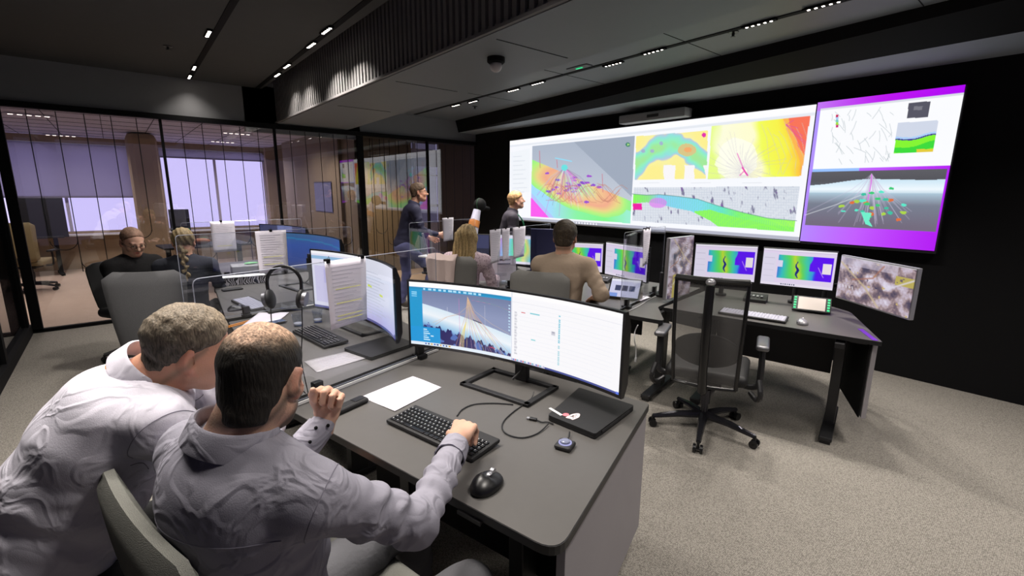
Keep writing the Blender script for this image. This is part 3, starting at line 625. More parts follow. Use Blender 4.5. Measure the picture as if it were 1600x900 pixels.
ultrawide('curved_monitor', atd(490, 462, 3.15), atd(619, 515, 2.42), .86, 1.235, paint_doc, 'curved ultrawide monitor with pale document behind the sheet with two clips', 'curved monitors along the front desks', R=1.5, stand_at=(1.17, 2.91, .74, -1.45), strength=.92)
def paint_blue(X, Y, u, v):
    I = ramp(v+.2*u, [(0, (66, 110, 150)), (.35, (60, 92, 170)), (.8, (56, 80, 150)), (1.2, (40, 50, 90))]); fill(I, (np.abs(v-.12-.1*u) < .02), (50, 130, 180)); fill(I, (u > .6) & (u < .68) & (np.abs(v-.72) < .05), (225, 205, 180))
    fill(I, (v > .95), (40, 50, 80)); return I
ultrawide('curved_monitor', (1.20, 5.05, 0), (1.42, 3.95, 0), .86, 1.21, paint_blue, 'curved monitor with dark blue picture behind the headset', 'curved monitors along the front desks', R=1.5, stand_at=(1.24, 4.52, .74, -1.42), strength=.8, nu=120, nv=50)
def paint_dark(X, Y, u, v):
    I = base(X, (46, 50, 70)); fill(I, v < .5, (70, 74, 110)); fill(I, (v > .7) & (v < .8), (170, 170, 215)); fill(I, (u > .3) & (u < .6) & (v < .3), (120, 130, 180)); return I
ultrawide('curved_monitor', (1.35, 6.5, 0), (1.62, 5.55, 0), .86, 1.2, paint_dark, 'dim curved monitor on the farthest front desk near the glass wall', 'curved monitors along the front desks', R=1.5, stand_at=(1.42, 6.0, .74, -1.35), strength=.8, nu=80, nv=40)

def flatmon(A, B, z0, z1, paint, label, group='flat monitors on arms on the back row', strength=1., nu=150, nv=90, bezel=K['darkmetal'], arm=True, name='flat_monitor', tilt=0, foot=None):
    A = Vector((A[0], A[1], 0)); B = Vector((B[0], B[1], 0)); mid = (A+B)/2; e = (B-A).normalized(); nr = Vector((-e.y, e.x, 0)); W = (B-A).length
    t = thing(name, label, 'monitor', (mid.x, mid.y, .74), 0, group); T = Matrix.Translation((0, 0, -.74)) @ Matrix(((e.x, nr.x, 0, 0), (e.y, nr.y, 0, 0), (0, 0, 1, 0), (0, 0, 0, 1)))
    bpy.context.view_layer.update(); zc = (z0+z1)/2; H = z1-z0
    b = MB(); b.M = T; b.box((0, .016, zc), (W, .03, H), bev=.004); b.build('casing', bezel, t)
    def surf(u, v):
        x = (u-.5)*(W-.014); return np.stack([mid.x+e.x*x-nr.x*.0012, mid.y+e.y*x-nr.y*.0012, z1-.007+(z0-z1+.018)*v], -1)
    grid_screen('display_surface', surf, nu, nv, paint, screen_mat('picture', strength, False), t)
    if arm:
        b = MB(); b.M = T; b.box((0, .045, zc), (.11, .03, .11), bev=.004); fx, fy = (0, .16) if foot is None else ((Vector((foot[0], foot[1], 0))-mid).dot(e), (Vector((foot[0], foot[1], 0))-mid).dot(nr)); b.tube([(0, .06, zc), (fx*.5+.02, max(.14, fy*.6), zc-.02), (fx, fy, .9)], .018, 10); b.cyl((fx, fy, .745), (fx, fy, .95), .02); b.cyl((fx, fy, .742), (fx, fy, .76), .045); b.build('monitor_arm', K['blackmatte'], t)
    return t
def paint_map(X, Y, u, v):
    I = base(X, (226, 212, 238)); fill(I, v < .04, (240, 235, 245)); fill(I, (v > .045) & (v < .06), (200, 190, 215)); fill(I, (u < .2) & (v > .12), (222, 216, 236))
    for k in range(4): fill(I, (np.abs(v-.25-k*.17) < .006) & (u > .02) & (u < .17), (200, 195, 215))
    V = (u > .22) & (u < .97) & (v > .15) & (v < .80); f = nz(u*10, v*6, .8, 6, 3)
    c = ramp((u-.22)/.75+.07*f, [(0, (60, 120, 220)), (.1, (50, 190, 190)), (.25, (90, 215, 90)), (.36, (190, 215, 50)), (.45, (100, 210, 90)), (.55, (60, 200, 170)), (.66, (50, 150, 225)), (.7, (60, 60, 235)), (.74, (86, 0, 240)), (1, (90, 0, 238))]); I[V] = c[V]
    fill(I, V & (u > .60+.10*np.sin(v*4+1)) & (v < .55) & (u > .66), (90, 0, 240))
    sl = .47+.05*v+.012*np.sin(v*26); fill(I, V & (np.abs(u-sl) < .014+.006*np.sin(v*14)) & (v > .3) & (v < .76), (20, 30, 120)); pline(I, u*100, v*60, [(78, 26), (82, 34), (86, 41)], .8, (220, 190, 250))
    fill(I, (u > .84) & (u < .95) & (v > .32) & (v < .6), (236, 226, 232)); fill(I, (u > .22) & (u < .29) & (v > .3) & (v < .48), (220, 215, 240))
    fill(I, (v > .93) & (u > .0), (232, 224, 240)); 
    for k in range(7): fill(I, (np.abs(v-.955) < .012) & (np.abs(u-.30-k*.03) < .008), (60, 70, 110))
    return I
def paint_site(X, Y, u, v):
    f = nz(u*10, v*6, 2.4, 31, 4); g = nz(u*10, v*6, 3.2, 12, 3)*.8; h = nz(u*10, v*6, .6, 2, 2)
    I = ramp((f+1)/2, [(0, (70, 62, 88)), (.35, (128, 108, 118)), (.5, (172, 150, 152)), (.65, (196, 180, 196)), (1, (228, 222, 240))])
    fill(I, g > .75, (205, 180, 120)); fill(I, (g < -.8), (60, 56, 90)); fill(I, (h > .7) & (f < 0), (200, 150, 110)); fill(I, (u > .78) & (v > .2) & (v < .4) & (f > -.5), (190, 175, 90)); fill(I, (v < .18) & (u < .8), (205, 196, 215), .6)
    pline(I, u*100, v*60, [(0, 8), (40, 36), (62, 58)], 2.6, (205, 185, 150), .8); pline(I, u*100, v*60, [(62, 4), (50, 22), (22, 30)], 2.2, (170, 110, 90), .7); pline(I, u*100, v*60, [(100, 14), (66, 34)], 2, (225, 220, 235), .8)
    for k in range(4): pline(I, u*100, v*60, [(8+k*5, 40), (9+k*5, 43)], 1, (245, 245, 255))
    fill(I, v < .02, (200, 196, 200)); return I
q = lambda a, b_, r: atr(a, b_, r)
flatmon(q(1084, 410, 4.3), q(1183, 410, 4.32), .895, 1.205, paint_map, 'flat monitor with blue and green map, left of the pair on the right desk', strength=.9)
flatmon(q(1189, 420, 4.3), q(1307, 420, 4.28), .893, 1.20, paint_map, 'flat monitor with blue and green map in the middle of the right desk', strength=.95)
flatmon(q(1310, 430, 4.1), q(1429, 450, 3.62), .885, 1.20, paint_site, 'flat monitor with industrial site photograph, rightmost on the right desk', strength=.9, bezel=K['silver'], foot=(4.22, 1.20))
flatmon(q(1043, 430, 3.95), q(1080, 430, 4.3), .76, 1.27, lambda X, Y, u, v: paint_site(X, Y, v*1.3, u), 'upright portrait monitor with site photograph beside the mesh chair', strength=.62, bezel=K['silver'])
flatmon(q(872, 390, 5.0), q(943, 395, 4.9), .80, 1.11, paint_map, 'flat monitor with blue green map beside the head of the man in beige', strength=.9)
flatmon(q(946, 395, 4.9), q(1013, 405, 4.5), .79, 1.13, paint_map, 'map monitor half behind the hanging sheet, right of the man in beige', strength=.9)
def paint_mini(X, Y, u, v):
    I = base(X, (240, 236, 248)); f = nz(u*10, v*6, .5, 3, 2); c = ramp(u+.2*f, [(0, (235, 235, 250)), (.3, (230, 120, 230)), (.5, (110, 220, 240)), (.7, (120, 240, 140)), (.8, (240, 230, 120)), (1, (120, 210, 240))]); m_ = (v > .1) & (v < .93) & (u > .12); I[m_] = c[m_]; return I
flatmon(q(766, 370, 5.3), q(830, 375, 5.1), .83, 1.16, paint_mini, 'bright monitor with pink and green map behind the three hanging sheets', strength=1., nu=60, nv=30)
flatmon(q(712, 365, 5.4), q(765, 368, 5.3), .82, 1.15, lambda X, Y, u, v: paint_dark(X, Y, u, v)+30*(nz(u*10, v*10, 1.5, 4)[..., None] > .8), 'dark monitor in front of the woman with long blond hair', strength=.7, nu=60, nv=30)
b = MB(); p0 = q(829, 380, 4.75); p1 = q(872, 380, 4.75)
t = thing('standing_screen', 'dark navy upright screen seen between the hanging sheets and the man in beige', 'privacy screen', ((p0.x+p1.x)/2, (p0.y+p1.y)/2, .74), math.atan2(p1.y-p0.y, p1.x-p0.x))
b.box((0, 0, .27), ((p1-p0).length, .03, .50), bev=.006); b.build('screen_panel', mat('navy_panel', rgb(44, 50, 92), .5), t); b = MB(); b.box((0, 0, .01), (.2, .12, .02), bev=.004); b.build('foot', K['darkmetal'], t)

# ================================================================== DESKS
def roundpoly(P, r, n=6):
    out = []; N = len(P)
    for i in range(N):
        a, b_, c = Vector(P[i-1]), Vector(P[i]), Vector(P[(i+1) % N]); rr = r[i] if hasattr(r, '__len__') else r
        d1 = (a-b_).normalized(); d2 = (c-b_).normalized(); p, q_ = b_+d1*rr, b_+d2*rr
        for k in range(n+1):
            t_ = k/n; out.append((p*(1-t_)**2+b_*2*t_*(1-t_)+q_*t_*t_))
    return out
def tleg(mb, x, y, ang, L=.62, z=.7):
    T = mb.M; mb.M = T @ Matrix.Translation((x, y, 0)) @ Matrix.Rotation(ang, 4, 'Z')
    mb.box((0, 0, .035), (L, .075, .03), bev=.006); mb.box((-L/2+.04, 0, .012), (.06, .06, .024)); mb.box((L/2-.04, 0, .012), (.06, .06, .024)); mb.box((0, 0, (z+.03)/2), (.1, .06, z-.03), bev=.004); mb.box((.0, 0, z-.02), (L, .05, .03)); mb.M = T
def desk(label, P, r, legs, ang, group='control desks', switch=None):
    c = sum((Vector((p[0], p[1])) for p in P), Vector((0, 0)))/len(P)
    t = thing('control_desk', label, 'desk', (c.x, c.y, 0), 0, group)
    pts = roundpoly([(p[0]-c.x, p[1]-c.y) for p in P], r)
    b = MB(); b.prism(pts, .712, .7385); e = b.build('edge_band', K['deskedge'], t)
    b = MB(); cen = Vector((0, 0)); b.prism([p-(p-cen).normalized()*.003 for p in pts], .738, .74); b.build('desktop', K['desktop'], t)
    for x, y in legs:
        b = MB(); tleg(b, x-c.x, y-c.y, ang); b.build('leg', K['darkmetal'], t)
    if len(legs) > 1:
        (x0, y0), (x1, y1) = legs[0], legs[-1]; b = MB(); b.tube([(x0-c.x, y0-c.y, .67), (x1-c.x, y1-c.y, .67)], .025, 6); b.build('crossbar', K['darkmetal'], t)
    return t, c
def plate(t, c, p, q_, z0, z1, name, m, th=.022):
    b = MB(); d = Vector((q_[0]-p[0], q_[1]-p[1], 0)); b.box(((p[0]+q_[0])/2-c.x, (p[1]+q_[1])/2-c.y, (z0+z1)/2), (d.length, th, z1-z0), (0, 0, math.atan2(d.y, d.x)), bev=.002); return b.build(name, m, t)
def handset(t, c, p, ang):
    b = MB(); b.M = Matrix.Translation((p[0]-c.x, p[1]-c.y, .70)) @ Matrix.Rotation(ang, 4, 'Z'); b.prism([(-.045, -.0), (.045, 0), (.035, -.032), (-.035, -.032)], 0, .012); o = b.build('height_switch', K['darkmetal'], t)
    for s in (-1, 1):
        b = MB(); b.M = Matrix.Translation((p[0]-c.x, p[1]-c.y, .7125)) @ Matrix.Rotation(ang, 4, 'Z'); b.prism([(s*.018-.009, -.020), (s*.018+.009, -.020), (s*.018, -.006)] if s < 0 else [(s*.018-.009, -.008), (s*.018, -.024), (s*.018+.009, -.008)], 0, .001); b.build('arrow_button', K['white'], o)
D1 = [(.742, .70), (1.655, 1.055), (1.385, 2.235), (.445, 1.955)]
t, c = desk('nearest dark control desk with grey side panel and curved monitor', D1, [.07, .02, .02, .02], [(1.0, 1.12), (.92, 1.82)], .28)
plate(t, c, (.80, .745), (1.62, 1.06), .165, .70, 'side_panel', K['panel'], .026); plate(t, c, (1.55, 1.2), (1.32, 2.1), .3, .7, 'modesty_panel', K['paneldark'])
plate(t, c, (1.10, .98), (.84, 2.02), .2, .69, 'underdesk_shade', K['black']); handset(t, c, (.668, .985), -1.35+PI)  # black plate added to make the space under the desk read as shade
D2 = [(.43, 2.03), (1.42, 2.31), (1.45, 3.72), (.50, 3.60)]
t, c = desk('second control desk with loose sheet and black keyboard, past the clear divider', D2, .02, [(.9, 2.45), (.98, 3.35)], .1); plate(t, c, (1.40, 2.4), (1.42, 3.6), .3, .7, 'modesty_panel', K['paneldark'])
D3 = [(.50, 3.68), (1.50, 3.80), (1.62, 5.40), (.64, 5.25)]
t, c = desk('third control desk with headset stand and pale keyboard', D3, .02, [(1.0, 4.1), (1.05, 4.9)], .05); plate(t, c, (1.45, 3.9), (1.55, 5.2), .3, .7, 'modesty_panel', K['paneldark'])
D4 = [(.70, 5.33), (1.66, 5.48), (1.85, 6.75), (.84, 6.65)]
t, c = desk('farthest front control desk near the glass wall', D4, .02, [(1.1, 5.7), (1.2, 6.4)], .05)
# back row
DR = [(3.50, .655), (4.24, 1.02), (4.52, 1.5), (4.30, 2.15), (3.22, 2.0)]
t, c = desk('right control desk carrying three monitors under the purple screen', DR, [.02, .05, .05, .02, .02], [(3.72, .92), (3.60, 1.78)], .22)
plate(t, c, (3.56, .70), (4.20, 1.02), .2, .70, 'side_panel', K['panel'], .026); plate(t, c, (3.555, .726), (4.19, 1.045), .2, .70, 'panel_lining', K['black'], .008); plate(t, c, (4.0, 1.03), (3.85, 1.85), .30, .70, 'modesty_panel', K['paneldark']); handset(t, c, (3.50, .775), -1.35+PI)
tp, tq = at(1344, 514, .741), at(1368, 532, .741); b = MB(); b.box(((tp.x+tq.x)/2-c.x, (tp.y+tq.y)/2-c.y, .7412), ((tq-tp).length, .03, .002), (0, 0, math.atan2(tq.y-tp.y, tq.x-tp.x))); b.build('purple_tape', mat('purple_tape', rgb(110, 50, 190), .3), t)
DM = [(2.86, 1.76), (3.95, 2.25), (3.80, 2.42), (2.80, 2.06)]
t, c = desk('narrow desk corner between the mesh chair and the clear divider', [(2.87, 1.76), (3.2, 2.03), (4.2, 2.22), (4.12, 2.42), (2.79, 2.11)], [.06, .03, .02, .02, .02], [(3.35, 2.06)], .22)
DM2 = [(2.80, 2.14), (4.10, 2.47), (4.02, 3.45), (2.92, 3.22)]
t, c = desk('control desk of the man in the beige sweater', DM2, .02, [(3.2, 2.42), (3.08, 3.12)], .25); plate(t, c, (3.7, 2.5), (3.45, 3.3), .3, .7, 'modesty_panel', K['paneldark'])
DM3 = [(2.60, 3.30), (3.9, 3.58), (3.95, 3.90), (2.64, 3.80)]
t, c = desk('narrow desk wing with papers between blond woman and man in beige', DM3, .02, [(3.2, 3.62)], .2)
DM4 = [(2.98, 3.94), (3.72, 4.0), (3.62, 4.55), (2.95, 4.9)]
t, c = desk('back row control desk of the blond woman', DM4, .02, [(3.3, 4.1), (3.25, 4.6)], .15)
# ------------------------------------------------------------------ clear dividers
def divider(P, Q, ztop, label, z0=.76, clamps=(.15, .85), wh=True):
    P = Vector((P[0], P[1], 0)); Q = Vector((Q[0], Q[1], 0)); d = Q-P; L = d.length
    t = thing('clear_divider', label, 'divider', (P.x, P.y, .742), math.atan2(d.y, d.x), 'clear acrylic dividers between desks'); h = ztop-.742
    pts = roundpoly([(0, .02), (L, .02), (L, h), (0, h)], [.002, .002, .025, .025]); b = MB(); T = Matrix.Rotation(PI/2, 4, 'X')
    b.prism(pts, -.003, .003, T); b.build('acrylic_sheet', K['acryl'], t)
    b = MB(); e = [Vector((p[0], 0, p[1])) for p in pts]; b.tube(e+[e[0]], .0019, 5); b.build('polished_edge', K['acryledge'], t)
    for k in clamps:
        b = MB(); b.box((k*L, 0, .012), (.05, .07, .024), bev=.004); b.box((k*L, 0, .04), (.045, .03, .07), bev=.004); b.build('clamp', K['blackgloss'], t)
    return t
divider((.17, 1.873), (1.30, 2.20), 1.325, 'clear acrylic divider between the nearest desk and the second desk', clamps=(.36, .88))
T0 = [o for o in sc.objects if o.name.startswith('clear_divider')][0]; b = MB(); b.box((.70, -.004, .008), (.95, .006, .012)); b.build('lit_bottom_edge', K['white'], T0)  # white strip paints the lit lower edge of the acrylic
divider((.27, 3.62), (1.45, 3.77), 1.335, 'clear acrylic divider with one hanging sheet between second and third desk', clamps=(.3, .8))
divider((.45, 5.32), (1.55, 5.45), 1.315, 'clear acrylic divider at the far side of the third desk', clamps=(.3, .8))
divider((2.84, 2.12), (3.75, 2.36), 1.335, 'clear acrylic divider with sheet right of the man in beige', clamps=(.13, .8))
divider((2.55, 3.247), (3.5, 3.56), 1.30, 'clear acrylic divider holding three sheets behind the man in beige', clamps=(.2, .8))
divider((2.30, 4.40), (3.35, 4.72), 1.30, 'clear acrylic divider beside the blond woman', clamps=(.2, .8))
b = MB(); b.M = Matrix.Translation((0, 0, 0)); d_ = Vector((1.42-.44, 2.275-1.99, 0)); b.box((.93, 2.135, .725), (d_.length, .045, .03), (0, 0, math.atan2(d_.y, d_.x))); tag(b.build('cable_channel', K['black']), 'black cable channel in the gap between the nearest and second desks', 'cable channel')
# hanging sheets with clips
def sheet(P, ang, w_, h_, label, clips, lines=True, hlines=(), group='sheets hanging from the dividers', curl=.006):
    """P top-left corner; hangs down h_, runs w_ along ang"""
    t = thing('paper_sheet', label, 'paper', P, ang, group); N = 10; b = MB(); V = []
    for i in range(N+1):
        for j in range(7):
            v = i/N; u = j/6; V.append(b.bm.verts.new((u*w_, -.008-curl*math.sin(u*3+v*2)*v*2, -v*h_)))
    for i in range(N):
        for j in range(6): a = i*7+j; b.bm.faces.new((V[a], V[a+1], V[a+8], V[a+7]))
    o = b.build('sheet', K['paper'], t, True)
    md = o.modifiers.new('thick', 'SOLIDIFY'); md.thickness = .0008; md.offset = 0
    if lines:
        rs = random.Random(int(abs(P[0])*1000)); b = MB()
        for k in range(16):
            z = -.03-k*h_*.055; wv = w_*(.35+.45*rs.random()); v = -z/h_
            yy = -.0105-curl*math.sin(.8+v*2)*v*2-.0015; b.box((w_*.12+wv/2, yy-.001, z), (wv, .0006, .0022))
        b.build('printed_lines', K['ink'], t)
        if hlines:
            b = MB()
            for v in hlines: z = -v*h_; b.box((w_*.48, -.0145-curl*math.sin(.8+v*2)*v*2, z), (w_*.62, .0006, .004))
            b.build('highlighted_lines', K['hl'], t)
    for k in clips:
        b = MB(); b.box((w_*k, 0, .0), (.02, .024, .018), bev=.003); b.tube([(w_*k-.006, -.012, .006), (w_*k, -.014, .022), (w_*k+.006, -.012, .006)], .001, 5); b.build('binder_clip', K['black'], t)
    return t
A1 = math.atan2(.327, 1.13); L1 = lambda s: (.17+1.13*s, 1.873+.327*s)
def on_div(px, py, a, b_, z):     # point of the divider plane a-b seen at this pixel
    d = _ray(px, py); ax, ay = a; ux, uy = b_[0]-a[0], b_[1]-a[1]; k = (ax*uy-ay*ux)/(d[0]*uy-d[1]*ux); return Vector((d[0]*k, d[1]*k, z))
a, b_ = (.17, 1.873), (1.30, 2.20); p = on_div(505, 404, a, b_, 1.327); sheet(p, A1, .21, .297, 'white printed sheet with highlighted lines hanging by two black clips on the nearest divider', (.08, .92), hlines=(.42, .63, .82, .88))
a, b_ = (.27, 3.62), (1.45, 3.77); p = on_div(397, 357, a, b_, 1.336); sheet(p, .126, .21, .297, 'white sheet on the second clear divider, above the headset', (.5,), hlines=(.62, .8))
a, b_ = (.45, 5.32), (1.55, 5.45); p = on_div(327, 343, a, b_, 1.317); sheet(p, .118, .21, .297, 'white sheet on the third clear divider, above the patterned box', (.45,), hlines=(.8,))
a, b_ = (2.84, 2.12), (3.75, 2.36); p = on_div(1004, 358, a, b_, 1.337); sheet(p, .258, .17, .297, 'narrow white sheet at the edge of the divider right of the man in beige', (.3, .75))
a, b_ = (2.62, 3.27), (3.5, 3.56)
for px, w_, l in ((764, .17, 'left one of the two narrow sheets on the divider left of the man in beige'), (783, .13, 'right one of the two narrow sheets on the divider left of the man in beige'), (800, .23, 'wider cream sheet beside the two narrow sheets, under the standing man by the video wall')):
    p = on_div(px, 349, a, b_, 1.302); sheet(p, .318, w_, .29, l, (.5,))
a, b_ = (2.30, 4.40), (3.35, 4.72); p = on_div(690, 335, a, b_, 1.33); sheet(p, .296, .19, .26, 'white sheet hanging between the walking man and the blond woman', (.5,))
# ================================================================== CHAIRS
def slab(wt, wb_, h, th, curve=.04, lean=0., z0=0., N=14, Mx=10, rc=.07):
    """upholstered back shell: grid front and rear, closed; curved about the vertical, y is backwards"""
    b = MB(); F, Bk = [], []
    for i in range(N+1):
        v = i/N; rowf, rowb = [], []
        for j in range(Mx+1):
            u = j/Mx*2-1; ww = wb_+(wt-wb_)*v
            e = 1.0
            dz = min(v*h, (1-v)*h)
            if dz < rc: e = 1-(rc/ww*2)*(1-math.sqrt(max(0, 1-(1-dz/rc)**2)))
            x = u*ww/2*e; z = z0+v*h; y = -curve*(1-u*u)*0+curve*(-(u*u))+lean*v+.02*math.sin(v*PI)
            k = (1-abs(u)**6)*(1-(abs(2*v-1))**12); t_ = th*(.35+.65*max(0, k)**.5)
            rowf.append(b.bm.verts.new(b.M @ Vector((x, y-t_/2, z)))); rowb.append(b.bm.verts.new(b.M @ Vector((x, y+t_/2, z))))
        F.append(rowf); Bk.append(rowb)
    for A, s in ((F, 1), (Bk, -1)):
        for i in range(N):
            for j in range(Mx): b.bm.faces.new((A[i][j], A[i][j+1], A[i+1][j+1], A[i+1][j])[::s])
    for i in range(N):
        for j in (0, Mx): b.bm.faces.new((F[i][j], F[i+1][j], Bk[i+1][j], Bk[i][j]))
    for j in range(Mx):
        for i in (0, N): b.bm.faces.new((F[i][j], F[i][j+1], Bk[i][j+1], Bk[i][j]))
    return b
def star(t, r=.31, metal=K['darkmetal'], a0=.3, hub=.38):
    b = MB(); b.cyl((0, 0, .09), (0, 0, hub), .024); b.cyl((0, 0, .2), (0, 0, .30), .032); b.build('gas_lift', metal, t, True)
    for k in range(5):
        a = a0+k*2*PI/5; c, s = math.cos(a), math.sin(a)
        b = MB(); b.tube([(0, 0, .115), (c*r*.5, s*r*.5, .105), (c*r, s*r, .075)], [.03, .024, .016], 8); b.build('base_leg', metal, t, True)
        b = MB(); b.cyl((c*r-s*.012, s*r+c*.012, .028), (c*r-s*.03, s*r+c*.03, .028), .027); b.cyl((c*r+s*.012, s*r-c*.012, .028), (c*r+s*.03, s*r-c*.03, .028), .027); b.cyl((c*r-s*.03, s*r+c*.03, .028), (c*r+s*.03, s*r-c*.03, .028), .008); b.cyl((c*r, s*r, .028), (c*r, s*r, .08), .009); b.build('caster', K['blackgloss'], t, True)
def fabric_chair(label, loc, rz, fab='fabric', h=.66, z0=.46, w_=.50, wb_=.40, lean=.10, group='upholstered desk chairs', arms=True, curve=.05):
    """faces -y in its own frame (the back is at +y)"""
    t = thing('desk_chair', label, 'chair', (loc[0], loc[1], 0), rz, group); star(t)
    b = MB(); b.M = Matrix.Translation((0, -.02, .46)); b.box((0, 0, 0), (.48, .48, .09), bev=.04, seg=4); b.build('seat', K[fab], t, True, 60)
    b = slab(w_, wb_, h, .055, curve, lean, z0); b.bm.transform(Matrix.Translation((0, .26, 0))); b.build('backrest', K[fab], t, True, 60)
    b = MB(); b.box((0, .0, .385), (.22, .26, .05), bev=.015); b.tube([(0, .1, .38), (0, .26, .40), (0, .30, .56)], .022, 8, 3); b.build('mechanism', K['blackmatte'], t)
    for s in ((-1, 1) if arms else ()):
        b = MB(); b.tube([(s*.2, .02, .40), (s*.29, .02, .42), (s*.29, .0, .62)], .014, 8, 3); b.box((s*.29, -.02, .635), (.07, .24, .03), bev=.012, seg=3); b.build('armrest', K['blackmatte'], t)
    return t
K['mesh'] = None
M = bpy.data.materials.new('chair_mesh'); M.use_nodes = True; nt = M.node_tree; bs = nt.nodes['Principled BSDF']; bs.inputs['Base Color'].default_value = rgb(96, 95, 94); bs.inputs['Roughness'].default_value = .7; bs.inputs['Alpha'].default_value = .58; K['mesh'] = M
def mesh_chair(label, loc, rz, group=None):
    t = thing('mesh_chair', label, 'chair', (loc[0], loc[1], 0), rz, group); star(t, .34, mat('star_base', rgb(60, 60, 66), .25, metal=.7), a0=.35)
    b = MB(); b.box((0, -.03, .46), (.50, .48, .08), bev=.038, seg=4); b.build('seat', K['blackmatte'], t, True, 60)
    b = MB(); b.box((0, .02, .395), (.2, .3, .06), bev=.02); b.tube([(0, .12, .39), (0, .25, .38), (0, .31, .45)], .026, 8, 3); b.build('mechanism', K['blackgloss'], t)
    z0, z1 = .42, 1.11; f = lambda u, v: (u*(.188+.015*v), .27+.07*v-.035*u*u+.03*math.sin(v*PI), z0+(z1-z0)*v)
    b = MB(); pts = [f(-1, k/8) for k in range(9)]+[f(u/4, 1) for u in range(-3, 5)]+[f(1, k/8) for k in range(7, -1, -1)]+[f(u/4, 0) for u in range(3, -5, -1)]
    b.tube(pts, .012, 8); b.build('back_frame', K['blackgloss'], t, True)
    b = MB(); b.tube([Vector(f(u/4, 1))+Vector((0, .005, .005)) for u in range(-4, 5)], .02, 10); b.build('top_rail', K['blackgloss'], t, True)
    b = MB(); V = [[b.bm.verts.new(f(-1+2*j/8, i/12)) for j in range(9)] for i in range(13)]
    for i in range(12):
        for j in range(8): b.bm.faces.new((V[i][j], V[i][j+1], V[i+1][j+1], V[i+1][j]))
    b.build('back_mesh', K['mesh'], t, True)
    b = MB(); b.tube([(0, .31, .40), (0, .345, .6), (0, .375, .85), (0, .372, 1.08)], [.03, .03, .026, .024], 12, 4) if False else b.tube(catmull([Vector(p) for p in ((0, .31, .40), (0, .355, .6), (0, .385, .85), (0, .375, 1.09))], 4), .026, 12); b.build('spine', K['blackgloss'], t, True)
    b = MB(); b.sph((0, .378, 1.11), (.058, .058, .045)); b.build('spine_cap', K['silver'], t, True)
    b = MB(); b.sph((0, .265, .66), (.40, .05, .22), n=24); b.build('lumbar_pad', K['black'], t, True)
    for s in (-1, 1):
        b = MB(); b.tube([(s*.18, .05, .40), (s*.30, .08, .41), (s*.315, .08, .52), (s*.31, .06, .66)], .02, 10, 4); b.tube([(s*.31, .2, .50), (s*.325, .24, .42), (s*.31, .18, .36), (s*.27, .1, .37)], .016, 8, 4); b.build('arm_bracket', K['darkmetal'], t, True)
        b = MB(); b.box((s*.31, .02, .685), (.075, .27, .035), bev=.016, seg=3); b.build('arm_pad', K['greymetal'], t, True)
    return t
def facing(ax): return math.atan2(ax[1], ax[0])+PI/2      # chair front (-y) looks along ax
mesh_chair('tall black mesh office chair with silver spine cap at the right desk', (2.98, 1.47), facing((.93, .37)))
fabric_chair('grey upholstered chair with wide back standing behind the two near men', (.19, 4.08), facing((.35, .93)), h=.63, lean=.06, w_=.47, wb_=.37, z0=.47, arms=False)
GMC = (-.06, 1.0)
gch = fabric_chair('light grey felt chair under the balding man in the grey shirt', (.285, 1.22), facing((.975, .22)), fab='fabricL', h=.50, z0=.47, w_=.60, wb_=.50, lean=.08, arms=False, curve=.012)
fabric_chair('low black stool chair under the leaning man in the white shirt', (-.30, 1.68), facing((.99, .05)), fab='blackmatte', h=.12, z0=.46, w_=.42, lean=.0, arms=False)
p = atr(860, 440, 3.62); fabric_chair('grey upholstered chair behind the man in the beige sweater', (p.x+.16, p.y+.16), facing((.90, .42)), fab='fabricM', h=.58, z0=.44, w_=.50, wb_=.48, lean=.04)
p = atr(706, 400, 4.22); wch = fabric_chair('grey chair with a pink cloth over its back, beside the blond woman', (p.x+.27, p.y+.15), facing((.88, .47)), fab='fabricM', h=.58, z0=.47, w_=.46, lean=.04)
# cloth over that chair
b = MB(); rs = random.Random(2); V = []; N = 14
for i in range(N+1):
    row = []
    for j in range(9):
        u = j/8-.5; v = i/N*2-1
        y = .04*v if abs(v) < .25 else (.045 if v > 0 else -.045)*(1+.15*math.sin(j*1.7)); z = .0 if abs(v) < .15 else -(abs(v)-.15)*(.34+.05*math.sin(j*1.3+1)); wv = 1-.25*max(0, abs(v)-.3)
        row.append(b.bm.verts.new((u*.30*wv, y+.006*math.sin(j*2.2+i*.3)*abs(v), z+.008*math.cos(j*1.1))))
    V.append(row)
for i in range(N):
    for j in range(8): b.bm.faces.new((V[i][j], V[i][j+1], V[i+1][j+1], V[i+1][j]))
o = b.build('cloth', mat('pink_cloth', rgb(205, 185, 180), .9, bump=.3, bscale=120), None, True)
md = o.modifiers.new('s', 'SOLIDIFY'); md.thickness = .012
Mw = Matrix.Translation(wch.location) @ Matrix.Rotation(wch.rotation_euler.z, 4, 'Z'); lp = Mw @ Vector((.09, .305, 1.065)); o.location = lp; o.rotation_euler = (0, 0, wch.rotation_euler.z); tag(o, 'pale pink cloth draped over the back of a grey chair', 'cloth')

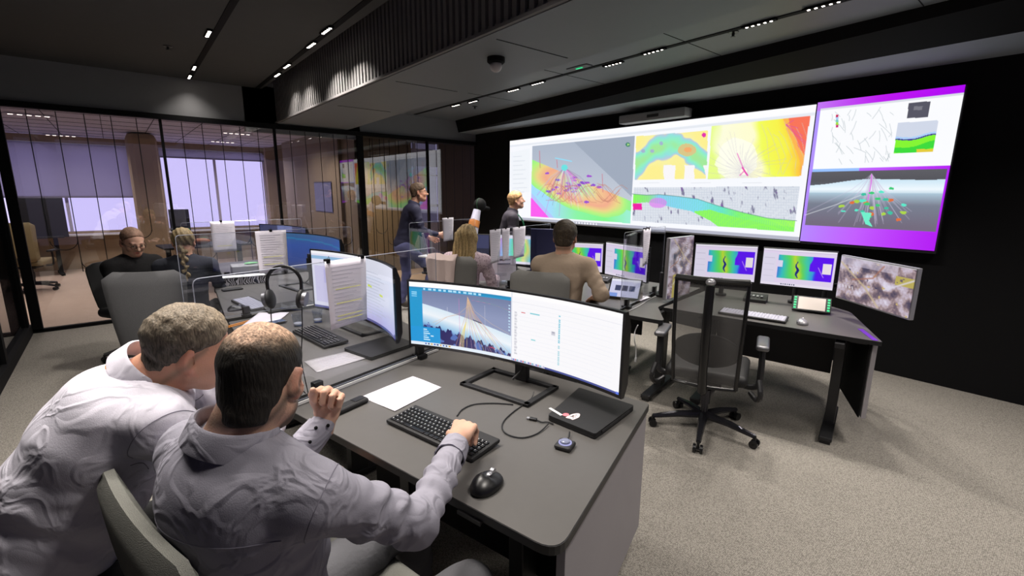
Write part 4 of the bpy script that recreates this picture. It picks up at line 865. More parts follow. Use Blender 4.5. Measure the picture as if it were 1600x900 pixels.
# ================================================================== THINGS ON THE DESKS
def keyboard(label, c, ang, L=.445, W=.15, full=False, keys='blackgloss', bodym='blackmatte'):
    t = thing('keyboard', label, 'keyboard', (c[0], c[1], .7405), ang, 'keyboards on the desks')
    b = MB(); b.M = Matrix.Rotation(.05, 4, 'X'); b.box((0, 0, .0135), (L, W, .016), bev=.005); b.build('keyboard_body', K[bodym], t)
    rows = [(14, .0), (15, .2), (14, .35), (13, .45), (12, .5), (8, 0)]; kw = .0188; x0 = -L/2+.012; yb = W/2-.034
    lay = []
    for r in range(6):
        y = yb-r*.0196
        if r == 5: ws = [.024, .022, .022, .105, .022, .022, .022, .024]
        else: ws = [kw*(1+(.35 if r in (2, 3, 4) else 0))]+[kw]*12+[kw*(1.8 if r in (1, 3, 4) else 1.2)]
        x = x0; tot = sum(ws); sc_ = .283/tot
        for w_ in ws: w2 = w_*sc_; lay.append((x+w2/2, y, w2-.003)); x += w2
        for k in range(3):
            if r in (0, 1, 2) or (r == 4 and k == 1) or r == 5: lay.append((x0+.296+k*kw, y, kw-.003))
        for k in range(4):
            if r > 0: lay.append((x0+.36+k*kw*.95, y, kw-.0038))
    if full:
        cache = {}; n = 0; rest = MB(); leg = random.Random(3)
        for i, (x, y, w_) in enumerate(lay):
            key = round(w_, 4); zt = .0225+y*.05
            if key not in cache:
                b = MB(); b.box((0, 0, 0), (w_, .0158, .008), bev=.002); b.box((-w_*.18, .002, .0042), (.0032, .0048, .0006)); 
                me = b.bm; k0 = b.build('key', [K[keys], K['whitek']], t); 
                for p_ in k0.data.polygons:
                    if p_.center.z > .00415: p_.material_index = 1
                cache[key] = k0; o = k0
            else: o = cache[key].copy(); COL.objects.link(o); o.parent = t
            if n < 100: o.location = (x, y, zt); n += 1
            else:
                bpy.data.objects.remove(o); rest.M = Matrix.Translation((x, y, zt)); rest.box((0, 0, 0), (w_, .0158, .008), bev=.002)
        o = rest.build('key_block', K[keys], t); o['kind'] = 'stuff'
    else:
        b = MB(); NX, NY = 60, 18; V = []
        for j in range(NY+1):
            for i in range(NX+1):
                gx = i % 3 == 0; gy = j % 3 == 0; x = (i/NX-.5)*(L-.02); y = (j/NY-.5)*(W-.03)-.004
                V.append(b.bm.verts.new((x, y, .0225+y*.05+(0 if gx or gy else .005))))
        for j in range(NY):
            for i in range(NX): a = j*(NX+1)+i; b.bm.faces.new((V[a], V[a+1], V[a+NX+2], V[a+NX+1]))
        b.build('key_field', K[keys], t)
    return t
kq = [at(*q_, .76) for q_ in ((652, 633), (775, 683), (735, 715), (607, 660))]
kc = sum(kq, Vector())/4; kd = (kq[1]-kq[0]); keyboard('black full-size keyboard under the right hand of the man in grey', kc, math.atan2(kd.y, kd.x), full=True)
kq = [at(*q_, .76) for q_ in ((490, 506), (543, 530), (510, 545), (458, 517))]; kc = sum(kq, Vector())/4; kd = (kq[1]-kq[0]); keyboard('black keyboard on the second desk beside the drinking glass', kc, math.atan2(kd.y, kd.x), full=True)
K['keygrey'] = mat('pale_keys', rgb(160, 160, 175), .5)
p = at(392, 473, .76); keyboard('pale keyed keyboard on the third desk behind the clear divider', p, -1.45, keys='keygrey')
p = at(1176, 491, .76); keyboard('grey keyed keyboard on the right desk in front of the map monitors', (p.x, p.y), -1.34, keys='keygrey')
def mouse(label, p, ang, top='blackgloss', accent=None, s=1):
    t = thing('computer_mouse', label, 'mouse', (p[0], p[1], .7405), ang, 'computer mice')
    b = MB(); b2 = bmesh.new(); bmesh.ops.create_uvsphere(b2, u_segments=24, v_segments=14, radius=1)
    for v in b2.verts:
        x, y, z = v.co; z = max(z, -.25); h_ = .024*(1.15 if y < 0 else .95)+.006*(-x)
        v.co = (x*.036*(1+.12*y*y)*s+.004*y, y*.056*s, (z+.25)/1.25*(h_*1.45)*s)
    b._join(b2, Matrix.Identity(4)); b.build('mouse_body', K[top], t, True, 80)
    b = MB(); b.cyl((-.005*s, .03*s, .031*s), (.005*s, .03*s, .031*s), .009*s, n=14); b.build('scroll_wheel', K['silver'], t, True)
    if accent: b = MB(); b.sph((0, .012, .0375), (.018, .022, .008)); b.build('shell_accent', K[accent], t, True)
    b = MB(); b.box((-.03*s, -.005, .012), (.012, .06, .01), bev=.004); b.build('thumb_button', K['blackmatte'], t)
    return t
p = at(761, 752, .76); mouse('black ergonomic mouse with silver patch near the front edge of the nearest desk', p, -1.2, accent='silver', s=1.12)
p = at(391, 479, .75); mouse('black mouse beside the pale keyboard on the third desk', (p.x-.10, p.y-.02), -1.3)
p = at(1254, 504, .75); mouse('silver mouse on the right desk', p, -1.2, top='silver')
def flat_sheet(label, quad, z=.7412, lines=True, m='paper', group='loose sheets on the desks', name='paper_sheet'):
    c = sum(quad, Vector())/4; t = thing(name, label, 'paper', (c.x, c.y, z), 0, group); b = MB(); N = 8; V = []
    for i in range(N+1):
        for j in range(N+1):
            u, v = i/N, j/N; p = quad[0].lerp(quad[1], u).lerp(quad[3].lerp(quad[2], u), v)-c; V.append(b.bm.verts.new((p.x, p.y, .0006+.0012*(1+math.sin(u*5+v*3)))))
    for i in range(N):
        for j in range(N): a = i*(N+1)+j; b.bm.faces.new((V[a], V[a+N+1], V[a+N+2], V[a+1]))
    o = b.build('sheet', K[m], t, True); md = o.modifiers.new('s', 'SOLIDIFY'); md.thickness = .0005
    if lines:
        b = MB()
        for k in range(7):
            v = .15+k*.11; p = quad[0].lerp(quad[3], v).lerp(quad[1].lerp(quad[2], v), .15)-c; q_ = quad[0].lerp(quad[3], v).lerp(quad[1].lerp(quad[2], v), .55+.3*((k*3) % 4)/4)-c
            b.tube([(p.x, p.y, .0036), (q_.x, q_.y, .0036)], .0007, 4)
        b.build('printed_lines', mat('faint_ink', rgb(205, 200, 212), .9), t)
    return t
Q = lambda *L_, z=.742: [at(*q_, z) for q_ in L_]
flat_sheet('white sheet lying beside the keyboard on the nearest desk', Q((645, 588), (690, 605), (617, 643), (565, 620)))
flat_sheet('greyish sheet lying on the second desk behind the cable channel', Q((475, 565), (560, 545), (580, 558), (495, 582)), m='papergrey')
flat_sheet('crumpled white sheets beside the drinking glass on the second desk', Q((372, 515), (405, 489), (452, 489), (438, 500)), z=.745, lines=False)
p = at(385, 504, .742); b = MB(); b.box((0, 0, .0015), (.26, .012, .002), (0, 0, .45)); b.box((0.01, -.03, .0015), (.24, .010, .002), (0, 0, .45)); o = b.build('folder', mat('orange_tape', rgb(225, 140, 40), .6)); o.location = (p.x-.02, p.y+.02, .742); tag(o, 'orange striped folder edge under the white sheets', 'folder')
def laptop(label, quad, th=.02, pen=False, m='blackmatte', stickers=False):
    c = sum(quad, Vector())/4; t = thing('laptop', label, 'laptop', (c.x, c.y, .7405), 0, 'closed laptops')
    P = [(q_.x-c.x, q_.y-c.y) for q_ in quad]; b = MB(); b.prism(roundpoly(P, .012), .003, th*.55); b.build('laptop_base', K[m], t); b = MB(); b.prism(roundpoly(P, .012), th*.6, th); b.build('lid', K[m], t); b = MB(); d = Vector(P[1])-Vector(P[2]); mid = (Vector(P[1])+Vector(P[2]))/2; b.box((mid.x*.985, mid.y*.985, th*.58), (d.length*.7, .01, th*.4), (0, 0, math.atan2(d.y, d.x))); b.build('hinge', K['darkmetal'], t)
    return t, c, P
lp_, c, P = laptop('closed black laptop with pink sticker on the nearest desk, under the big monitor', Q((856, 649), (930, 679), (991, 634), (905, 606), z=.762), .024)
p = at(868, 643, .765)-c; b = MB(); b.box((p.x, p.y, .0245), (.012, .075, .0008), (0, 0, -.1)); b.build('white_label', K['white'], lp_)
b = MB(); p = at(896, 651, .765)-c
ring = [(p.x+.030*math.cos(a)*(1+.25*math.sin(3*a+1)), p.y+.022*math.sin(a)*(1+.2*math.cos(2*a))) for a in np.linspace(0, 2*PI, 22)[:-1]]; b.prism(ring, .0242, .0248); b.build('round_sticker', mat('sticker_white', rgb(225, 205, 205), .5), lp_)
b = MB(); p2 = at(884, 648, .765)-c; b.prism([(p2.x+.014*math.cos(a), p2.y+.012*math.sin(a)) for a in np.linspace(0, 2*PI, 14)[:-1]], .0249, .0253); b.build('pink_sticker', mat('sticker_pink', rgb(220, 120, 130), .5), lp_)
b = MB()
for k in range(3): b.tube([(p.x+.02*math.cos(k*2), p.y+.014*math.sin(k*2), .0252), (p.x+.006*math.cos(k*2+1.5), p.y+.006, .0252), (p.x-.01*math.cos(k*2), p.y-.01*math.sin(k*2), .0252)], .0009, 5, 4)
b.build('sticker_outline', K['black'], lp_)
laptop('closed black laptop on the second desk beside the clear divider', Q((537, 545), (612, 524), (648, 537), (580, 560), z=.755))
lp2, c2, _ = laptop('closed dark laptop with white pen on the third desk', Q((410, 479), (480, 467), (497, 477), (420, 489), z=.755))
p = at(480, 478, .765); b = MB(); b.cyl((-.06, 0, .0), (.07, 0.004, .0), .004); b.cyl((.07, .004, 0), (.083, .0045, 0), .004, .001); o = b.build('pen', K['white']); o.location = (p.x, p.y, .766); o.rotation_euler = (0, 0, .15); tag(o, 'white pen lying on the dark laptop of the third desk', 'pen')
# puck with knob, cables, card, handset
p = at(883, 691, .76); t = thing('knob_controller', 'small square black knob controller with lit ring in front of the laptop', 'controller', (p.x, p.y, .7405), -1.2)
b = MB(); b.box((0, 0, .009), (.062, .062, .018), bev=.008, seg=3); b.build('knob_base', K['darkmetal'], t); b = MB(); b.lathe([(.0235, .018), (.0235, .021), (.019, .021), (.019, .018)]); b.build('lit_ring', emis('ring', rgb(190, 190, 245), .8), t)
b = MB(); b.lathe([(0, .03), (.012, .0295), (.017, .026), (.018, .018)], n=24); b.build('knob', mat('knob', rgb(120, 125, 150), .2), t, True)
b = MB(); a1 = Matrix.Rotation(1.2, 4, 'Z') @ (at(890, 676, .75)-Vector((p.x, p.y, .7405))); b.tube([(a1.x*.3, a1.y*.3, .01), (a1.x*.6+.004, a1.y*.6, .012), (a1.x, a1.y, .012)], .003, 8, 4); b.build('cable', K['cable'], t)
def cable(label, pts, r=.0026, m='cable', cat='cable', z=.744, name='cable'):
    P = [at(q_[0], q_[1], q_[2] if len(q_) > 2 else z) for q_ in pts]; o0 = P[0].copy(); b = MB(); b.tube([q_-o0 for q_ in P], r, 6, 5); o = b.build(name, K[m], None, True); o.location = o0; return tag(o, label, cat)
cable('black cable looping from the monitor stand to the closed laptop', [(834, 612, .76), (828, 625), (800, 645), (785, 662), (790, 677), (815, 684), (840, 677), (857, 662, .748)])
cable('thin black cable running from the monitor base to the keyboard', [(802, 632), (770, 630), (740, 632), (722, 640), (714, 650)])
t = thing('usb_plug', 'loose black usb plug with short cable left of the laptop', 'plug'); p = at(833, 655, .745); t.location = (p.x, p.y, .7405); t.rotation_euler = (0, 0, -1.1)
b = MB(); b.box((0, 0, .005), (.03, .016, .009), bev=.002); b.build('plug_body', K['blackgloss'], t); b = MB(); b.box((-.02, 0, .005), (.012, .012, .005)); b.build('plug_tip', K['silver'], t); b = MB(); b.tube([(.015, 0, .005), (.04, -.01, .005), (.06, .0, .005), (.085, -.005, .005)], .0026, 6, 4); b.build('cable', K['cable'], t)
p = at(983, 635, .745); b = MB(); b.box((0, 0, .001), (.035, .018, .002)); o = b.build('card', K['white']); o.location = (p.x-.02, p.y, .7412); o.rotation_euler = (0, 0, -.3); tag(o, 'small white card at the back right corner of the nearest desk', 'card')
p = at(545, 634, .75); t = thing('handset', 'black handset device on the desk beside the raised fist', 'handset', (p.x, p.y, .7405), .3)
b = MB(); b.box((0, 0, .011), (.17, .055, .022), bev=.01, seg=3); b.build('device_body', K['blackmatte'], t); b = MB(); b.box((.045, 0, .023), (.05, .035, .003), bev=.001); b.build('button_pad', K['blackgloss'], t)
def tumbler(q, label):
    p = at(*q, .742); t = thing('drinking_glass', label, 'glass', (p.x, p.y, .7405)); b = MB(); b.lathe([(0, .002), (.027, .002), (.036, .085), (.034, .085), (.0255, .012), (0, .012)]); b.build('glass_wall', K['glass'], t, True); b = MB(); b.lathe([(0, .012), (.0255, .0125), (.0268, .022), (0, .022)]); b.build('water', mat('water_glint', rgb(215, 215, 222), .05), t, True)
tumbler((466, 509), 'clear tumbler with a little water beside the keyboard on the second desk')
tumbler((497, 503), 'clear glass half behind the hanging sheet with two clips')
p = at(429, 506, .742); t = thing('phone', 'dark phone on the white sheets of the second desk', 'phone', (p.x, p.y, .748), .2); b = MB(); b.box((0, 0, .004), (.14, .07, .008), bev=.003); b.build('phone_body', K['blackgloss'], t); b = MB(); b.box((0, 0, .0085), (.13, .062, .001)); b.build('screen_glass', mat('phone_glass', rgb(60, 80, 110), .15), t)
# headset hanging on the nearest divider
a, b_ = (.17, 1.873), (1.30, 2.20); hp = on_div(441, 409, a, b_, 1.325); t = thing('headset', 'black headset hung over the edge of the nearest clear divider', 'headset', hp, A1-.9)
b = MB(); b.tube([(.062*math.sin(a_)*1.05, 0, -.062+.066*math.cos(a_)-(.0 if abs(a_) < 1.5 else (abs(a_)-1.5)*.03)) for a_ in np.linspace(-1.95, 1.95, 19)], .007, 8); b.build('headband', K['blackgloss'], t, True)
for s in (-1, 1):
    b = MB(); b.sph((s*.058, 0, -.125), (.03, .075, .08), (0, s*.15, 0), 18); b.build('ear_cup', K['blackmatte'], t, True); b = MB(); b.cyl((s*.064, 0, -.125), (s*.08, 0, -.128), .03); b.build('cup_cap', K['greymetal'], t, True)
b = MB(); b.tube([(.06, 0, -.16), (.05, .01, -.26), (.03, .03, -.40), (.02, .1, -.575)], .0022, 6, 4); b.build('cable', K['cable'], t); b = MB(); b.tube([(-.06, 0, -.16), (-.055, -.01, -.3), (-.03, .04, -.45), (-.0, .12, -.578)], .0022, 6, 4); b.build('cable', K['cable'], t)
# third desk: patterned box, tray, green item, phone
M = mat('patterned_box', rgb(200, 195, 200), .5); nt = M.node_tree; wv = nt.nodes.new('ShaderNodeTexWave'); wv.inputs['Scale'].default_value = 14; wv.inputs['Distortion'].default_value = 14; wv.inputs['Detail'].default_value = 1; cr = nt.nodes.new('ShaderNodeValToRGB'); cr.color_ramp.interpolation = 'CONSTANT'; cr.color_ramp.elements[0].color = rgb(25, 25, 30); cr.color_ramp.elements[1].position = .5; cr.color_ramp.elements[1].color = rgb(205, 200, 205)
tc = nt.nodes.new('ShaderNodeTexCoord'); nt.links.new(tc.outputs['Object'], wv.inputs[0]); nt.links.new(wv.outputs[0], cr.inputs[0]); nt.links.new(cr.outputs[0], nt.nodes['Principled BSDF'].inputs['Base Color'])
p = at(377, 443, .742); t = thing('patterned_box', 'long box with black and white swirl pattern on the third desk', 'box', (p.x, p.y, .7405), -.1)
b = MB(); b.box((0, 0, .035), (.40, .12, .07), bev=.003); b.build('box_body', M, t); b = MB(); b.box((0, 0, .074), (.41, .13, .008), bev=.002); b.build('lid', K['white'], t)
p = at(385, 428, .742); t = thing('document_tray', 'grey tray behind the patterned box with a green item on it', 'tray', (p.x+.05, p.y+.1, .7405), -.1); b = MB(); b.box((0, 0, .045), (.34, .24, .09), bev=.01); b.build('tray_body', mat('tray_grey', rgb(140, 140, 142), .5), t)
b = MB(); b.sph((0, 0, .012), (.14, .05, .024)); o = b.build('green_case', mat('green_case', rgb(110, 180, 120), .5), None, True); o.location = (p.x+.07, p.y+.08, .831); tag(o, 'small green case on the grey tray', 'case')
p = at(363, 453, .742); b = MB(); b.box((0, 0, .008), (.16, .075, .014), bev=.005); o = b.build('phone', K['blackmatte']); o.location = (p.x, p.y, .7405); o.rotation_euler = (0, 0, .1); tag(o, 'dark phone lying between patterned box and pale keyboard', 'phone')
# back row small things
p = at(970, 470, .742); t = thing('tablet', 'tablet with bright page propped on a slanted beige dock beside the man in beige', 'tablet', (p.x+.1, p.y+.04, .7405), -1.15)
b = MB(); T = b.M = Matrix.Translation((0, 0, .085)) @ Matrix.Rotation(math.radians(48), 4, 'X'); b.box((0, 0, 0), (.27, .20, .012), bev=.005); b.build('tablet_body', K['blackgloss'], t)
bpy.context.view_layer.update(); Mt = np.array(t.matrix_basis @ T)
def paint_tab(X, Y, u, v):
    I = base(X, (205, 205, 235)); fill(I, v < .12, (230, 230, 245))
    for k in range(3): fill(I, (np.abs(v-.5) < .14) & (np.abs(u-.27-k*.24) < .1), [(40, 50, 90), (30, 40, 80), (60, 70, 110)][k])
    fill(I, (v > .8) & (u < .3), (120, 150, 220)); return I
def tsurf(u, v): L_ = np.stack([(u-.5)*.245, (.5-v)*.175, np.full(u.shape, .0068), np.ones(u.shape)], -1); return (L_ @ Mt.T)[..., :3]
grid_screen('display_surface', tsurf, 50, 36, paint_tab, screen_mat('picture', .95, False), t)
b = MB(); b.prism([(-.055, .0), (.12, 0), (.12, .03), (.05, .10), (.035, .10)], -.13, .13, Matrix.Rotation(PI/2, 4, 'Z') @ Matrix.Rotation(PI/2, 4, 'X')); b.build('dock', mat('dock_beige', rgb(185, 172, 160), .5), t)
def deskphone(q, label, lit=False, w_=.17):
    p = at(*q, .742); t = thing('console_box', label, 'device', (p.x, p.y, .7405), -1.3); b = MB(); b.prism([(-.07, 0), (.07, 0), (.07, .055), (-.07, .025)], -w_/2, w_/2, Matrix.Rotation(PI/2, 4, 'Z') @ Matrix.Rotation(PI/2, 4, 'X')); b.build('device_body', K['darkmetal'], t)
    for k in range(4): b = MB(); b.box(((k-1.5)*.03, .0, .045), (.018, .03, .006), (.2, 0, 0), bev=.002); b.build('button', K['silver'], t)
deskphone((941, 440), 'dark telephone console between the map monitor and the man in beige'); deskphone((1180, 470), 'greenish telephone console behind the keyboard on the right desk')
p = at(1265, 488, .742); t = thing('button_panel', 'pale touch panel flanked by green lit buttons on the right desk', 'control panel', (p.x+.02, p.y, .7405), -1.25)
T = Matrix.Translation((0, 0, .06)) @ Matrix.Rotation(math.radians(50), 4, 'X'); b = MB(); b.M = T; b.box((0, 0, 0), (.25, .13, .02), bev=.006); b.build('panel_body', K['blackgloss'], t); b = MB(); b.M = T; b.box((0, 0, .0105), (.175, .105, .002)); b.build('panel_face', mat('panel_face', rgb(195, 185, 178), .5), t)
b = MB(); b.box((0, .05, .03), (.2, .06, .06), bev=.01); b.build('panel_foot', K['blackmatte'], t)
for s in (-1, 1):
    for k in range(5): b = MB(); b.M = T; b.box((s*.108, -.045+k*.0225, .011), (.017, .014, .006), bev=.002); b.build('lit_button', K['greenled'], t)
p = at(1003, 466, .742); flat_sheet('small white pad beside the tablet dock', [Vector((p.x-.1, p.y-.06, 0)), Vector((p.x+.1, p.y-.02, 0)), Vector((p.x+.08, p.y+.06, 0)), Vector((p.x-.1, p.y+.03, 0))], lines=False)
cable('white cable crossing the narrow desk towards the portrait monitor', [(1035, 458), (1015, 468), (995, 480), (982, 486)], r=.004, m='cablew')
b = MB(); b.tube([(0, 0, .6), (.0, .02, .55), (-.03, 0, .5), (.01, .01, .42), (0, 0, .36)], .004, 6, 4); b.box((0, 0, .345), (.014, .012, .035), bev=.003); o = b.build('hanging_cable', K['cablew'], None, True); p = at(994, 505, .74); o.location = (p.x+.05, p.y+.02, .113); tag(o, 'white charging cable hanging below the desk of the man in beige', 'cable')
# propped document behind the front monitor
p0, p1 = at(746, 442, .74), at(806, 440, .74); t = thing('document_holder', 'wide white sheet with two dark bars propped on a stand beside the blond woman', 'document', ((p0.x+p1.x)/2, (p0.y+p1.y)/2, .7405), math.atan2(p1.y-p0.y, p1.x-p0.x)); L_ = (p1-p0).length*1.0
b = MB(); b.box((0, 0, .14), (L_, .004, .24), (-.1, 0, 0)); b.build('sheet', K['paper'], t); b = MB(); b.box((0, .03, .05), (.2, .08, .09), bev=.005); b.build('stand_block', K['glass'], t)
for k in (0, 1): b = MB(); b.box((L_*.18, -.008-.006*(1-k), .225-.04*k), (L_*.34, .003, .012), (-.1, 0, 0)); b.build('dark_bar', mat('bar_navy', rgb(40, 36, 80), .6), t)
p = at(815, 446, .742); t = thing('phone_dock', 'black flat dock behind the top edge of the big curved monitor', 'dock', (p.x, p.y, .7405), -.9); b = MB(); b.box((0, 0, .015), (.2, .1, .03), bev=.008); b.build('dock_body', K['blackmatte'], t); b = MB(); b.box((0, .02, .034), (.12, .03, .008), bev=.002); b.build('dock_slot', K['blackgloss'], t)
# white and orange device by the glass wall, with a black head
p = atr(742, 345, 6.9); t = thing('swivel_device', 'white and orange slanted device with black round head near the glass wall', 'device', (p.x, p.y, 0), .2)
b = MB(); b.lathe([(0, .02), (.2, .02), (.2, .0), (0, .0)]); b.build('floor_plate', K['darkmetal'], t); b = MB(); b.cyl((0, 0, .02), (0, 0, .95), .035); b.build('column', K['darkmetal'], t, True)
b = MB(); b.tube([(-.12, 0, .80), (-.02, 0, 1.15), (.05, 0, 1.36)], [.09, .075, .055], 12, 1); b.build('lower_shell', mat('shell_white', rgb(185, 185, 205), .4), t, True); b = MB(); b.tube([(-.035, 0, 1.12), (.0, 0, 1.21)], [.083, .08], 12); b.build('orange_band', mat('band_orange', rgb(190, 120, 60), .5), t)
b = MB(); b.sph((.11, 0, 1.43), (.2, .17, .2)); b.cyl((.15, 0, 1.40), (.30, 0, 1.37), .03); b.build('head', K['black'], t, True); b = MB(); b.lathe([(.09, -.005), (.102, 0), (.09, .005)], n=24); b.M = Matrix.Identity(4); o = b.build('green_ring', mat('ring_green', rgb(50, 110, 70), .4), t, True); o.location = (.11, 0, 1.43); o.rotation_euler = (1.3, 1.2, 0)
# pole stand beside the walking man
p = atr(672, 470, 5.9); t = thing('pole_stand', 'slim silver stand under the hand of the walking man', 'stand', (p.x, p.y, 0), .3)
b = MB(); b.tube([(0, 0, .02), (0, 0, .8), (-.10, 0, 1.12)], .013, 8); b.build('pole', K['silver'], t); b = MB(); b.lathe([(0, .02), (.16, .015), (.17, 0), (0, 0)]); b.build('foot_plate', K['darkmetal'], t); b = MB(); b.box((.03, 0, .83), (.26, .18, .02), bev=.008); b.build('shelf', K['white'], t)
# ================================================================== BEHIND THE GLASS
def fdesk(label, c, ang):
    t = thing('far_desk', label, 'desk', (c[0], c[1], 0), ang); b = MB(); b.box((0, 0, .73), (1.2, .7, .03), bev=.004); b.build('desktop', K['blackmatte'], t)
    for s in (-1, 1):
        b = MB(); b.box((s*.5, 0, .36), (.06, .08, .7)); b.box((s*.5, 0, .02), (.06, .6, .04)); b.build('leg', K['black'], t)
    return t
p = at(80, 430, 0); fdesk('black desk behind the glass under the dark monitor', (p.x-.35, p.y, 0), .15)
def darkmon(label, A, B, z0, z1): return flatmon((A.x, A.y), (B.x, B.y), z0, z1, lambda X, Y, u, v: base(X, (12, 12, 16))+10*(v[..., None] < .1), label, None, .8, 10, 6, arm=True, name='dark_monitor')
pa, pb = atr(28, 340, p.xy.length-.1), atr(103, 340, p.xy.length-.1); darkmon('large dark monitor behind the glass on the black desk', pa, pb, atr(50, 372, p.xy.length).z, atr(50, 309, p.xy.length).z)
p = at(72, 452, 0); t = fabric_chair('tan desk chair behind the glass in front of the dark monitor', (p.x-.12, p.y), facing((.3, 1)), fab='tan', h=.62, z0=.48, w_=.5, wb_=.44, lean=.05)
p = atr(322, 400, 9.2); fdesk('cluttered black desk behind the glass beyond the hanging sheets', (p.x, p.y), .1)
dp = Vector((p.x, p.y, .7455))
b = MB(); b.lathe([(0, 0), (.03, 0), (.032, .12), (.015, .17), (.015, .19), (0, .19)], n=16); t = b.build('bottle', mat('bottle_clear', rgb(180, 185, 190), .2), None, True); q2 = _ray(306, 350); t.location = (dp.x-.22, dp.y-.2, .7455); tag(t, 'small bottle with bright green top behind the glass', 'bottle')
b = MB(); b.lathe([(0, .19), (.026, .19), (.028, .21), (.022, .27), (0, .27)], n=16); b.build('green_top', mat('green_cap', rgb(70, 220, 120), .4), t, True)
b = MB(); b.sph((0, 0, .05), (.26, .14, .1)); o = b.build('orange_pouch', mat('pouch', rgb(200, 120, 70), .7), None, True); o.location = (dp.x-.05, dp.y-.05, .7455); tag(o, 'orange pouch on the desk behind the glass', 'pouch')
pa, pb = atr(264, 340, 9.4), atr(296, 340, 9.4); darkmon('small dark monitor behind the glass left of the green bottle', pa, pb, .95, 1.3)
# wall television behind the glass
b = MB(); p = aty(481, 320, 8.0); t = thing('wall_television', 'black flat television on the timber wall behind the glass', 'television', (3.0, 8.9, 0)); b.box((-.03, 0, 1.5), (.05, .95, .55), bev=.006); b.build('casing', K['blackgloss'], t); b = MB(); b.box((-.058, 0, 1.5), (.004, .9, .5)); b.build('display_surface', mat('tv_glass', rgb(18, 18, 24), .08), t)
# dark locker with yellow tags far left behind the side glass
p = atr(8, 380, 5.2); t = thing('dark_bag', 'dark bag with two yellow tags behind the left glass', 'bag', (min(p.x, XL-.4), p.y, 0)); b = MB(); b.box((0, 0, 1.0), (.35, .3, .45), bev=.08, seg=4); b.build('bag_body', K['black'], t, True); b = MB(); b.box((0, 0, .39), (.4, .4, .77), bev=.02); b.build('cabinet_base', K['darkmetal'], t)
# ================================================================== PEOPLE: smooth bodies grown from joints
def V3(p): return np.array(p, np.float32)
def f_rc(P, a, b, ra, rb, wr=None):
    a = V3(a); b = V3(b); d = b-a; L2 = float(d @ d)+1e-9; q = P-a; t = np.clip((q @ d)/L2, 0, 1); r = ra+(rb-ra)*t; e = q-t[:, None]*d
    if wr is not None:
        amp, fr, ph, lo, hi = wr; win = np.clip((t-lo)/.15, 0, 1)*np.clip((hi-t)/.15, 0, 1); s = t*math.sqrt(L2)
        ang = (e @ V3((.7, .2, .68)))*38; r = r+amp*win*np.sin(fr*s+ph+1.6*np.sin(ang+ph)+.8*np.sin(ang*1.9))
    return np.sqrt((e*e).sum(1))-r
def f_el(P, c, r, R=None):
    q = P-V3(c)
    if R is not None: q = q @ np.asarray(R, np.float32).T          # rows of R are the local axes
    r = V3(r); k0 = np.sqrt(((q/r)**2).sum(1)); k1 = np.sqrt(((q/(r*r))**2).sum(1))+1e-9
    return k0*(k0-1)/k1
def smin(a, b, k): h = np.clip(.5+.5*(b-a)/k, 0, 1); return b*(1-h)+a*h-k*h*(1-h)
def smax(a, b, k): return -smin(-a, -b, k)
def n3(P, f, seed=0):
    r = np.random.RandomState(seed); o = np.zeros(len(P), np.float32)
    for k in range(5):
        d = _n(r.normal(size=3)).astype(np.float32); e = _n(r.normal(size=3)).astype(np.float32); ff = f*(.7+.7*r.rand()); o += np.sin(ff*(P @ d)+r.rand()*6+1.5*np.sin(ff*.7*(P @ e)+r.rand()*6))
    return o/3
